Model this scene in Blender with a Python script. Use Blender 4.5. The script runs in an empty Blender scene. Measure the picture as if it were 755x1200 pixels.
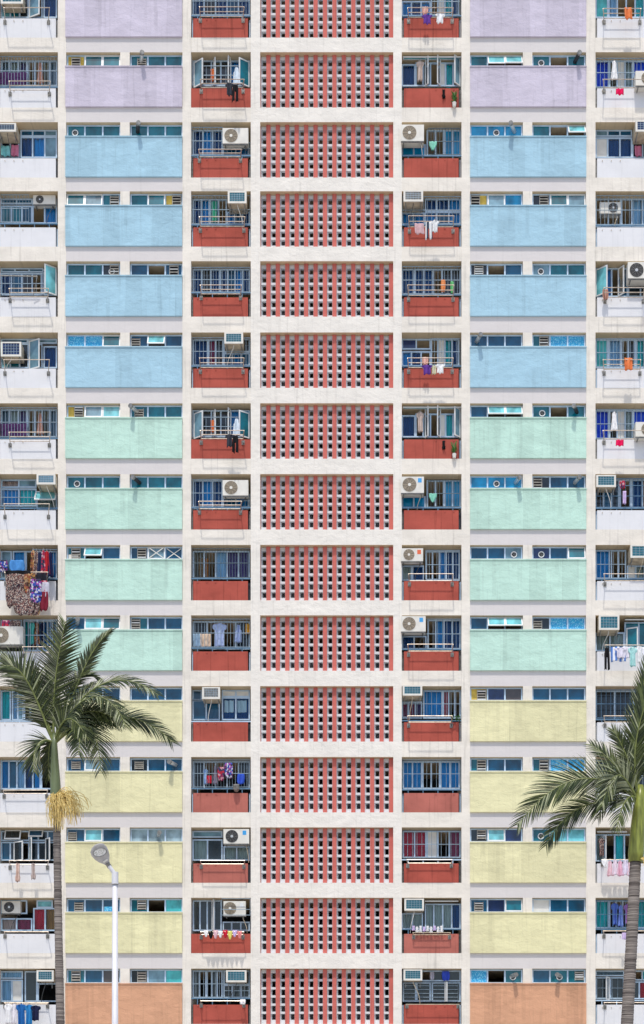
import bpy, math, random
from mathutils import Vector
random.seed(7)
SC = bpy.context.scene
COLL = SC.collection
S = 31.1                       # photograph pixels per metre on the facade plane
D = 60.0                       # metres from camera to facade
Z0 = 8.0                       # height of the photograph's bottom edge on the facade
CX, CZ = 2.0, 1.6              # camera x, camera height
def fx(px): return (px - 377.5) / S
def fz(py): return Z0 + (1200 - py) / S
def P(px, py, y):              # the point at depth y that is seen at (px, py)
    k = (D + y) / D
    return Vector((CX + (fx(px) - CX) * k, y, CZ + (fz(py) - CZ) * k))

# ------------------------------------------------------------------ materials
MATS = {}
def nodes(name):
    m = bpy.data.materials.new(name); m.use_nodes = True
    nt = m.node_tree
    return m, nt, nt.nodes['Principled BSDF'], nt.nodes, nt.links
def setspec(b, v):
    b.inputs['Specular IOR Level'].default_value = v
def simple(name, col, rough=0.6, metal=0.0, spec=0.4, var=0.0, vscale=3.0, stretch=(1,1,1)):
    m, nt, b, N, L = nodes(name)
    b.inputs['Base Color'].default_value = (*col, 1); b.inputs['Roughness'].default_value = rough
    b.inputs['Metallic'].default_value = metal; setspec(b, spec)
    if var:
        g = N.new('ShaderNodeNewGeometry'); mp = N.new('ShaderNodeMapping'); mp.inputs['Scale'].default_value = stretch
        nz = N.new('ShaderNodeTexNoise'); nz.inputs['Scale'].default_value = vscale; nz.inputs['Detail'].default_value = 4
        cr = N.new('ShaderNodeValToRGB')
        cr.color_ramp.elements[0].position = .33; cr.color_ramp.elements[1].position = .67
        cr.color_ramp.elements[0].color = (*[c*(1-var) for c in col], 1)
        cr.color_ramp.elements[1].color = (*[min(.95, c*(1+var)) for c in col], 1)
        L.new(g.outputs['Position'], mp.inputs['Vector']); L.new(mp.outputs['Vector'], nz.inputs['Vector'])
        L.new(nz.outputs['Fac'], cr.inputs['Fac']); L.new(cr.outputs['Color'], b.inputs['Base Color'])
    MATS[name] = m
    return m
def plaster(name, col, bump=0.5, dirt=0.12, patches=False, relief=1.0, joints=False):
    m, nt, b, N, L = nodes(name)
    b.inputs['Roughness'].default_value = .85; setspec(b, .15)
    geo = N.new('ShaderNodeNewGeometry')
    def noise(scale, stretch, detail=5, rough=.55, dist=0.0):
        mp = N.new('ShaderNodeMapping'); mp.inputs['Scale'].default_value = stretch
        nz = N.new('ShaderNodeTexNoise'); nz.inputs['Scale'].default_value = scale
        nz.inputs['Detail'].default_value = detail; nz.inputs['Roughness'].default_value = rough
        nz.inputs['Distortion'].default_value = dist
        L.new(geo.outputs['Position'], mp.inputs['Vector']); L.new(mp.outputs['Vector'], nz.inputs['Vector'])
        return nz.outputs['Fac']
    def ramp(src, p0, c0, p1, c1):
        r = N.new('ShaderNodeMapRange'); r.inputs['From Min'].default_value = p0; r.inputs['From Max'].default_value = p1
        r.inputs['To Min'].default_value = c0; r.inputs['To Max'].default_value = c1
        L.new(src, r.inputs['Value']); return r.outputs['Result']
    def math_(op, a, bb=None):
        n = N.new('ShaderNodeMath'); n.operation = op
        for i, v in enumerate((a, bb)):
            if v is None: continue
            if isinstance(v, (int, float)): n.inputs[i].default_value = v
            else: L.new(v, n.inputs[i])
        return n.outputs[0]
    f1 = ramp(noise(1.1, (1, 1, 1.4), 4), .3, 1 - dirt*.6, .7, 1 + dirt*.35)         # blotches
    f2 = ramp(noise(1.0, (9, 1, .45), 3), .55, 1.0, .78, 1 - dirt*1.3)               # rain streaks
    f = math_('MULTIPLY', f1, f2)
    f3 = ramp(noise(7, (1, 1, 2), 4, .7), .62, 1.0, .8, 1 - dirt*.9)                  # small stains
    f = math_('MULTIPLY', f, f3)
    if patches or joints:
        sx = N.new('ShaderNodeSeparateXYZ'); L.new(geo.outputs['Position'], sx.inputs[0])
        row = math_('FLOOR', math_('DIVIDE', sx.outputs['Z'], 2.65))
        jit = math_('MULTIPLY', row, 0.377)
        wid = 0.62 if patches else 1.9
        xx = math_('ADD', math_('DIVIDE', sx.outputs['X'], wid), jit)
        wob = noise(1.3, (1, 1, 1), 2)
        if patches: xx = math_('ADD', xx, math_('MULTIPLY', wob, .02))
        bandi = math_('FLOOR', xx)
        cb = N.new('ShaderNodeCombineXYZ'); L.new(bandi, cb.inputs[0]); L.new(row, cb.inputs[1])
        wn = N.new('ShaderNodeTexWhiteNoise'); wn.noise_dimensions = '2D'; L.new(cb.outputs[0], wn.inputs['Vector'])
        if patches:
            pt = ramp(wn.outputs['Value'], .66, 1.0, .70, .92)
            f = math_('MULTIPLY', f, pt)
            x2 = math_('ADD', math_('DIVIDE', sx.outputs['X'], .14), math_('MULTIPLY', noise(1.5, (1, 1, 1), 2), .5))
            c2 = N.new('ShaderNodeCombineXYZ'); L.new(math_('FLOOR', x2), c2.inputs[0]); L.new(row, c2.inputs[1])
            w2 = N.new('ShaderNodeTexWhiteNoise'); w2.noise_dimensions = '2D'; L.new(c2.outputs[0], w2.inputs['Vector'])
            tcz = N.new('ShaderNodeTexCoord'); sz = N.new('ShaderNodeSeparateXYZ'); L.new(tcz.outputs['Generated'], sz.inputs[0])
            reach = math_('ADD', math_('MULTIPLY', w2.outputs['Value'], 13.0), -12.0)     # few streaks, each with a length of its own
            run = ramp(math_('ADD', math_('ADD', sz.outputs['Z'], reach), math_('MULTIPLY', noise(6, (1, 1, .3), 2), .15)), .98, 1.0, 1.06, .93)
            f = math_('MULTIPLY', f, run)
        fr = math_('FRACT', xx)
        ln = ramp(fr, 0.0, .90, .025 if patches else .012, 1.0)
        on = ramp(wn.outputs['Value'], .3, 0.0, .34, 1.0)
        ln2 = math_('ADD', math_('MULTIPLY', ln, on), math_('SUBTRACT', 1.0, on))
        f = math_('MULTIPLY', f, ln2)
    if patches:
        tc = N.new('ShaderNodeTexCoord'); s2 = N.new('ShaderNodeSeparateXYZ'); L.new(tc.outputs['Generated'], s2.inputs[0])
        e = math_('ADD', s2.outputs['Z'], math_('MULTIPLY', noise(2.2, (1, 1, 1), 4), .30))
        f = math_('MULTIPLY', f, ramp(e, .985, 1.0, 1.02, .90))
        f = math_('MULTIPLY', f, ramp(noise(.9, (1, 1, 1.5), 2, .5, .5), .52, 1.0, .535, .955))
    mx = N.new('ShaderNodeVectorMath'); mx.operation = 'SCALE'
    mx.inputs[0].default_value = col; L.new(f, mx.inputs['Scale'])
    L.new(mx.outputs[0], b.inputs['Base Color'])
    h1 = noise(2.6, (1, 1, 1.45), 6, .58, .25)
    h2 = noise(16, (1, 1, 2), 3, .6, .4)
    hs = math_('ADD', math_('MULTIPLY', h1, relief), math_('MULTIPLY', h2, .22 * relief))
    bp = N.new('ShaderNodeBump'); bp.inputs['Strength'].default_value = bump; bp.inputs['Distance'].default_value = .09
    L.new(hs, bp.inputs['Height']); L.new(bp.outputs['Normal'], b.inputs['Normal'])
    MATS[name] = m
def glass(name, col, rough=.06):      # tinted clear pane: see-through with a real reflection
    m, nt, b, N, L = nodes(name)
    tr = N.new('ShaderNodeBsdfTransparent'); tr.inputs[0].default_value = (*col, 1)
    gl = N.new('ShaderNodeBsdfGlossy'); gl.inputs['Roughness'].default_value = rough
    fr = N.new('ShaderNodeFresnel'); fr.inputs['IOR'].default_value = 1.3
    mx = N.new('ShaderNodeMixShader')
    L.new(fr.outputs[0], mx.inputs[0]); L.new(tr.outputs[0], mx.inputs[1]); L.new(gl.outputs[0], mx.inputs[2])
    L.new(mx.outputs[0], N['Material Output'].inputs['Surface'])
    MATS[name] = m
def printed(name, cols, scale=18):    # patterned cloth
    m, nt, b, N, L = nodes(name)
    g = N.new('ShaderNodeNewGeometry'); vz = N.new('ShaderNodeTexVoronoi'); vz.inputs['Scale'].default_value = scale
    L.new(g.outputs['Position'], vz.inputs['Vector'])
    sp = N.new('ShaderNodeSeparateColor'); L.new(vz.outputs['Color'], sp.inputs[0])
    cr = N.new('ShaderNodeValToRGB'); cr.color_ramp.interpolation = 'CONSTANT'
    for i, c in enumerate(cols):
        e = cr.color_ramp.elements[i] if i < 2 else cr.color_ramp.elements.new(i/len(cols))
        e.position = i/len(cols); e.color = (*c, 1)
    L.new(sp.outputs[0], cr.inputs['Fac']); L.new(cr.outputs['Color'], b.inputs['Base Color'])
    b.inputs['Roughness'].default_value = .9
    MATS[name] = m
def striped(name, c1, c2, freq):
    m, nt, b, N, L = nodes(name)
    g = N.new('ShaderNodeNewGeometry'); w = N.new('ShaderNodeTexWave'); w.inputs['Scale'].default_value = freq; w.bands_direction = 'X'
    L.new(g.outputs['Position'], w.inputs['Vector'])
    cr = N.new('ShaderNodeValToRGB'); cr.color_ramp.elements[0].position = .45; cr.color_ramp.elements[1].position = .55
    cr.color_ramp.elements[0].color = (*c1, 1); cr.color_ramp.elements[1].color = (*c2, 1)
    L.new(w.outputs['Fac'], cr.inputs['Fac']); L.new(cr.outputs['Color'], b.inputs['Base Color'])
    b.inputs['Roughness'].default_value = .9
    MATS[name] = m

plaster('white_wall', (.83, .79, .72), .26, .19, joints=True)
plaster('screen_wall', (.84, .81, .755), .42, .12)
plaster('grey_wall', (.70, .675, .675), .12, .05)
plaster('white_parapet', (.77, .785, .82), .06, .09)
plaster('red_parapet', (.44, .098, .073), .10, .32)
plaster('red_faded', (.47, .155, .125), .10, .30)
plaster('fin_paint', (.60, .16, .135), .12, .2)
plaster('block_white', (.75, .81, .85), .1, .05)
PANEL = {'lilac': (.63, .59, .71), 'blue': (.40, .63, .77), 'mint': (.55, .80, .70), 'yellow': (.83, .80, .50), 'orange': (.70, .39, .245)}
for k, c in PANEL.items(): plaster('panel_' + k, c, .42, .12, patches=True, relief=.95)
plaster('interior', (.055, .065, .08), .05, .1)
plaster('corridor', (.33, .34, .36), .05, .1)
plaster('ceiling_bounce', (.66, .53, .35), .1, .15)  # tan soffits: warm bounce light put into the colour of the undersides
simple('alu', (.50, .66, .83), .45, .0, .5, .12, 2.5)
simple('alu_white', (.74, .77, .78), .4, .0, .5, .08, 3)
simple('blue_steel', (.11, .22, .34), .5, .2, .5, .2, 4)
simple('bar', (.30, .39, .46), .45, .3, .5, .15, 5)
simple('bar_dark', (.12, .17, .20), .5, .2, .5, .15, 5)
simple('rack_steel', (.50, .44, .38), .35, .6, .5, .25, 8)
simple('bracket', (.26, .26, .25), .5, .5, .5, .3, 12)
simple('ac_white', (.74, .73, .68), .5, 0, .4, .07, 4)
simple('ac_beige', (.56, .48, .36), .6, 0, .3, .2, 5)
simple('fan_brown', (.22, .19, .15), .6, .0, .4, .2, 8)
simple('ac_dark', (.06, .065, .07), .5)
simple('ac_grille', (.02, .16, .22), .4, 0, .5, .2, 6)
simple('sticker_blue', (.05, .35, .75), .5)
simple('sticker_red', (.75, .15, .06), .5)
simple('black', (.018, .018, .022), .5)
simple('steel_pipe', (.62, .62, .60), .3, .7)
simple('yellow_board', (.66, .48, .10), .7, 0, .3, .2, 5)
simple('wood', (.36, .15, .04), .7, 0, .3, .25, 6, (1, 1, 4))
simple('louvre_metal', (.42, .40, .36), .5, .2, .4, .2, 7)
for k, c in {'deep': (.0, .07, .15), 'teal': (.0, .13, .18), 'cyan': (.0, .25, .50), 'mintglass': (.16, .50, .56),
             'greyblue': (.14, .27, .35), 'darkglass': (.012, .022, .03), 'brownglass': (.06, .05, .05), 'navy': (.01, .03, .11),
             'turq': (.05, .45, .47), 'grassy': (.30, .42, .48)}.items():
    simple('film_' + k, c, .12, 0, .7, .38, 1.7, (1.6, 1, 1.1))
glass('clear', (.86, .95, .99))
CUR = {'B': (.02, .33, .70), 'U': (.01, .10, .95), 'R': (.80, .01, .04), 'W': (.75, .77, .78), 'T': (.02, .62, .60), 'P': (.50, .48, .42),
       'V': (.12, .06, .20), 'N': (.72, .42, .34), 'L': (.42, .60, .78), 'M': (.42, .03, .09), 'O': (.48, .19, .04), 'G': (.16, .22, .28), 'I': (.005, .075, .24)}
for k, c in CUR.items(): simple('cur_' + k, c, .85, 0, .2, .18, 3, (6, 1, .6))
printed('fancy', [(.02, .02, .03), (.30, .17, .14), (.55, .48, .42), (.12, .03, .03), (.04, .03, .05)], 40)
printed('fancy_red', [(.45, .02, .05), (.03, .03, .08), (.55, .30, .35), (.25, .02, .10)], 13)
printed('fancy_gold', [(.40, .20, .06), (.55, .35, .20), (.08, .04, .03), (.30, .08, .05)], 15)
printed('fancy_blue', [(.03, .08, .40), (.55, .55, .65), (.30, .05, .30), (.02, .02, .06)], 15)
printed('star', [(.05, .30, .65), (.05, .45, .75), (.25, .65, .85), (.03, .35, .65)], 42)
striped('blue_stripe', (.85, .87, .92), (.10, .25, .70), 1.9)
striped('grey_stripe', (.80, .82, .85), (.03, .05, .09), 1.7)

# ------------------------------------------------------------------ mesh builder
class MB:
    def __init__(s): s.v = []; s.f = []; s.m = []; s.k = []; s.sm = False
    def mi(s, key):
        if key not in s.k: s.k.append(key)
        return s.k.index(key)
    def face(s, pts, key):
        n = len(s.v); s.v += [tuple(p) for p in pts]; s.f.append(tuple(range(n, n + len(pts)))); s.m.append(s.mi(key))
    def hexa(s, p, key):         # 8 points: bottom 4 (ccw), top 4
        n = len(s.v); s.v += [tuple(q) for q in p]; i = s.mi(key)
        for f in ((0,3,2,1),(4,5,6,7),(0,1,5,4),(1,2,6,5),(2,3,7,6),(3,0,4,7)):
            s.f.append(tuple(n + a for a in f)); s.m.append(i)
    def box(s, x0, x1, y0, y1, z0, z1, key, under=None):
        if x1 < x0: x0, x1 = x1, x0
        if z1 < z0: z0, z1 = z1, z0
        s.hexa([(x0,y0,z0),(x1,y0,z0),(x1,y1,z0),(x0,y1,z0),(x0,y0,z1),(x1,y0,z1),(x1,y1,z1),(x0,y1,z1)], key)
        if under: s.m[-6] = s.mi(under)
    def pbox(s, x0, x1, y0, y1, d0, d1, key):   # pixel rect (x0..x1, y0..y1) seen on the front face at depth d0, back at d1
        a = P(x0, y0, d0); b = P(x1, y1, d0)
        s.box(a.x, b.x, d0, d1, b.z, a.z, key)
    def bar(s, a, b, w, h, key, up=Vector((0, 0, 1))):
        a = Vector(a); b = Vector(b); t = (b - a)
        if t.length < 1e-6: return
        t.normalize()
        if abs(t.dot(up)) > .95: up = Vector((0, 1, 0))
        r = t.cross(up).normalized() * w / 2; u = r.cross(t).normalized() * h / 2
        s.hexa([a - r - u, a + r - u, b + r - u, b - r - u, a - r + u, a + r + u, b + r + u, b - r + u], key)
    def tube(s, pts, rad, key, n=6, cap=True):
        pts = [Vector(p) for p in pts]
        rads = rad if isinstance(rad, (list, tuple)) else [rad] * len(pts)
        base = len(s.v); i = s.mi(key)
        up = Vector((0, 0, 1))
        for j, p in enumerate(pts):
            t = (pts[min(j + 1, len(pts) - 1)] - pts[max(j - 1, 0)]).normalized()
            q = up if abs(t.dot(up)) < .9 else Vector((0, 1, 0))
            r = t.cross(q).normalized(); u = r.cross(t).normalized()
            for k in range(n):
                a = 2 * math.pi * k / n
                s.v.append(tuple(p + (r * math.cos(a) + u * math.sin(a)) * rads[j]))
        for j in range(len(pts) - 1):
            for k in range(n):
                a = base + j * n + k; b = base + j * n + (k + 1) % n
                s.f.append((a, b, b + n, a + n)); s.m.append(i)
        if cap:
            s.f.append(tuple(base + k for k in range(n))[::-1]); s.m.append(i)
            e = base + (len(pts) - 1) * n
            s.f.append(tuple(e + k for k in range(n))); s.m.append(i)
    def disc(s, c, r, n, key, nrm='y'):
        s.face([(c[0] + r * math.cos(2*math.pi*k/n), c[1], c[2] + r * math.sin(2*math.pi*k/n)) for k in range(n)][::-1], key)
    def ring(s, c, r, w, n, key, d=.012):
        for k in range(n):
            a, b = 2*math.pi*k/n, 2*math.pi*(k+1)/n
            o = lambda t, q, y: (c[0] + q * math.cos(t), c[1] + y, c[2] + q * math.sin(t))
            s.face([o(a, r, 0), o(b, r, 0), o(b, r + w, 0), o(a, r + w, 0)], key)
            s.face([o(a, r, 0), o(a, r, d), o(b, r, d), o(b, r, 0)], key)
    def sash(s, p, u, v, w, h, fw, key, pane, th=.035):   # a framed leaf from corner p along unit u (width) and v (height)
        n = u.cross(v).normalized() * th
        def slab(a0, a1, b0, b1, k, d0, d1):
            q = lambda a, b, d: p + u * a + v * b + n * d
            s.hexa([q(a0,b0,d0), q(a1,b0,d0), q(a1,b0,d1), q(a0,b0,d1), q(a0,b1,d0), q(a1,b1,d0), q(a1,b1,d1), q(a0,b1,d1)], k)
        slab(0, w, 0, fw, key, 0, 1); slab(0, w, h - fw, h, key, 0, 1)
        slab(0, fw, fw, h - fw, key, 0, 1); slab(w - fw, w, fw, h - fw, key, 0, 1)
        slab(fw, w - fw, fw, h - fw, pane, .4, .6)
    def build(s, name, parent=None, origin=None, smooth=False, solid=0):
        if not s.f: return None
        me = bpy.data.meshes.new(name)
        o = bpy.data.objects.new(name, me); COLL.objects.link(o)
        org = Vector(origin) if origin is not None else Vector((0, 0, 0))
        me.from_pydata([tuple(Vector(v) - org) for v in s.v], [], s.f)
        for k in s.k: me.materials.append(MATS[k])
        me.polygons.foreach_set('material_index', s.m)
        if smooth: me.polygons.foreach_set('use_smooth', [True] * len(s.f))
        me.update()
        o.location = org
        if parent is not None:
            if parent.type == 'EMPTY' and origin is None: o.location = (0, 0, 0)
            o.parent = parent
            # parents are never rotated: subtract the parent's world place
            w = Vector((0, 0, 0)); q = parent
            while q: w += Vector(q.location); q = q.parent
            o.location = org - w
        if solid:
            md = o.modifiers.new('thickness', 'SOLIDIFY'); md.thickness = solid; md.offset = 0
        return o
def tag(o, label=None, cat=None, group=None, kind=None):
    if label: o['label'] = label
    if cat: o['category'] = cat
    if group: o['group'] = group
    if kind: o['kind'] = kind
    return o
def empty(name, loc, label, cat, group=None):
    o = bpy.data.objects.new(name, None); COLL.objects.link(o); o.location = loc; o.empty_display_size = .2
    return tag(o, label, cat, group)
ROWN = ['top row', 'second row from top', 'third row from top', 'fourth row from top', 'fifth row from top', 'sixth row from top', 'seventh row from top',
        'eighth row from top', 'ninth row from top', 'tenth row from top', 'eleventh row from top', 'twelfth row from top', 'thirteenth row from top',
        'second lowest row', 'lowest row']
COLN = {'WL': 'far left white balconies', 'RL': 'left red balconies', 'RR': 'right red balconies', 'WR': 'far right white balconies'}
def lab(desc, col, r): return f'{desc}, {ROWN[r]}, {COLN[col]}'

# ------------------------------------------------------------------ the grid
Y = [-21, 61, 143, 224, 306, 389.5, 472.5, 555.5, 638.5, 721, 804, 887, 969.5, 1052, 1135]
OH, XT = 65, 17                        # opening height, ribbon window height (px)
DEPTH = 3.2
BLD = empty('apartment_building', (0, 0, 0), 'tall pastel apartment block with red breeze block screens filling the whole picture', 'building')
rows_all = [Y[0] - 82.5] + Y + [Y[-1] + 82.5 * k for k in (1, 2, 3)]   # a row above, three below down to the ground
ZTOP = fz(rows_all[0] - 30)
fr = MB(); sc_ = MB(); gr = MB()
pillars = [(-12, -2, 'white_wall'), (68, 77.5, 'white_wall'), (214, 224, 'white_wall'), (294, 305, 'screen_wall'), (461, 471, 'screen_wall'),
           (541, 551, 'white_wall'), (687, 698, 'white_wall'), (768, 778, 'white_wall')]
BD = .62
for a, b, k in pillars:
    t = sc_ if k == 'screen_wall' else fr
    t.box(fx(a), fx(b), 0, DEPTH, 0, ZTOP, k)
balc = {'WL': (-2, 68), 'RL': (224, 294), 'RR': (471, 541), 'WR': (698, 768)}
zones = {'L': (77.5, 214, 141, 152), 'R': (551, 687, 613, 624)}
for i, y in enumerate(rows_all):
    nxt = rows_all[i + 1] if i + 1 < len(rows_all) else None
    zb = fz(y + OH); zn = fz(nxt) if nxt else 0.0
    for c, (a, b) in balc.items():
        t = fr
        t.box(fx(a), fx(b), 0.004, DEPTH, zn, zb, 'white_wall', 'ceiling_bounce')
    sc_.box(fx(305), fx(461), 0.004, DEPTH, zn, zb, 'screen_wall', 'ceiling_bounce')
    for z, (a, b, p0, p1) in zones.items():
        gr.box(fx(a), fx(b), 0.012, DEPTH, zn, fz(y + XT), 'grey_wall', 'ceiling_bounce')
        fr.box(fx(p0), fx(p1), 0.012, DEPTH, fz(y + XT), fz(y), 'white_wall')
    if i == 0:
        for (a, b) in list(balc.values()) + [(305, 461)] + [(v[0], v[1]) for v in zones.values()]:
            gr.box(fx(a), fx(b), 0.004, DEPTH, fz(y), ZTOP, 'white_wall')
fr.build('wall', BLD); sc_.build('wall', BLD); gr.build('wall', BLD)
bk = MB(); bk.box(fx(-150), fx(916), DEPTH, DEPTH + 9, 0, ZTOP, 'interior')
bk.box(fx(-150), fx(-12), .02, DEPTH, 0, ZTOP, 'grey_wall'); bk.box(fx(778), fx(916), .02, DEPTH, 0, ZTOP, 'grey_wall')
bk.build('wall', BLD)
COLOR_OF = ['lilac'] * 3 + ['blue'] * 4 + ['mint'] * 4 + ['yellow'] * 4 + ['orange'] * 4    # per rows_all index
# colour spandrel panels
for i, y in enumerate(rows_all[:16]):
    col = 'panel_' + COLOR_OF[i]
    for (a, b) in ((77, 213.7), (551, 687)) + (((-148, -13), (779, 914)) if i else ()):
        if i == 0: continue
        m = MB()
        m.box(fx(a), fx(b), -.065, .010, fz(y + OH), fz(y + 19), col)
        m.box(fx(a) - .01, fx(b) + .01, -.085, .010, fz(y + 19) + .001, fz(y + 17.6), col)
        m.build('spandrel_panel', BLD)

# ------------------------------------------------------------------ breeze block screens
def make_screen(y):
    X0 = 305.6; PT = 11.09; SB = .25
    g = MB(); f = MB()
    zt, zb = fz(y), fz(y + OH)
    f0 = SB; f1 = SB + .13
    for k in range(14):
        a, b = X0 + 6.3 + k * PT, X0 + 11.09 + k * PT
        if k == 13: b = 460.9
        f.box(fx(a), fx(b), f0 - .10, f1 - .01, zb, zt - .009, 'fin_paint')
    f.box(fx(305), fx(305.6), f0 - .02, f1 - .01, zb, zt - .006, 'fin_paint')
    ch = 9.6
    for k in range(14):
        a, b = X0 + k * PT, X0 + 6.3 + k * PT
        xs = (fx(a), fx(b))
        top = zt - 4.2 / S
        for r in range(6):
            c0 = top - r * ch / S; c1 = c0 - ch / S
            bar = 2.6 / S
            g.box(xs[0], xs[1], f0, f1, c1, c1 + bar, 'block_white')        # horizontal web
            wL0, wL1 = .010, .062                                            # tapered left cheek
            zA, zB = c1 + bar, c0
            x0 = xs[0]
            g.face([(x0 + wL0, f0, zA), (x0 + wL1, f1, zA), (x0 + wL1, f1, zB), (x0 + wL0, f0, zB)], 'block_white')
            g.face([(x0, f0, zA), (x0 + wL0, f0, zA), (x0 + wL0, f0, zB), (x0, f0, zB)], 'block_white')
            x1 = xs[1]
            g.face([(x1 - .008, f0, zA), (x1, f0, zA), (x1, f0, zB), (x1 - .008, f0, zB)], 'block_white')
            g.face([(x1 - .008, f1, zA), (x1 - .008, f0, zA), (x1 - .008, f0, zB), (x1 - .008, f1, zB)], 'block_white')
            g.face([(x0, f1, zA), (x0, f1, zB), (x0 + wL1, f1, zB), (x0 + wL1, f1, zA)], 'block_white')
    g.box(fx(305.7), fx(460.9), f0 + .001, f1, zt - 4.2 / S, zt - .006, 'block_white')
    g.box(fx(305.7), fx(460.9), f0 - .02, f1, zb, zt - (4.2 + 6 * ch) / S - .002, 'block_white')
    return g, f
for r, y in enumerate(Y):
    g, f = make_screen(y)
    o = g.build('breeze_block_screen', BLD)
    f.build('vertical_slats', o)
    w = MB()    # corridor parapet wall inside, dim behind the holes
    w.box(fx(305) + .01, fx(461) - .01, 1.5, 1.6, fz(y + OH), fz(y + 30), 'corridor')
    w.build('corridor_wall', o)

# ------------------------------------------------------------------ ribbon windows
RW = {  # row: (left a, left b, right a, right b); three sections each
 1: ('y O O', 'pl t t', 't A A', 'ft k tp'), 2: ('ft t t', 'tp t t', 'c fc cp', 't k A'), 3: ('O O l', 't O y', 'y O c', 'l O O'),
 4: ('t t lf', 'd k l', 'l k d', 'fg t t'), 5: ('s s O', 'l A d', 'dp d d', 'tl Z Z'), 6: ('y O O', 'pl t t', 'd A A', 'ft k tp'),
 7: ('ft t t', 'tp t t', 'c fc cp', 'l d dp'), 8: ('lw A d', 'l Ox x', 'd d fg', 'fn d O'), 9: ('dp O O', 'tl d d', 'd A A', 'l Z Z'),
 10: ('d d d', 'd d d', 'y n b', 'd d d'), 11: ('l O d', 'l d dp', 'l d d', 'l s s'), 12: ('l O dG', 'h hp h', 'l O n', 'ft m m'),
 13: ('l d dw', 'l k Q', 'l n O', 'W d d'), 14: ('l d b', 'l q Q', 's k fp', 'd fp l')}
FILM = {'t': 'film_teal', 'd': 'film_deep', 'c': 'film_cyan', 'n': 'film_navy', 'b': 'film_brownglass', 'h': 'film_grassy', 'q': 'film_greyblue',
        'Q': 'film_turq', 'm': 'film_mintglass', 's': 'star', 'Z': 'star', 'g': 'film_greyblue', 'W': 'ac_white'}
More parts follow.
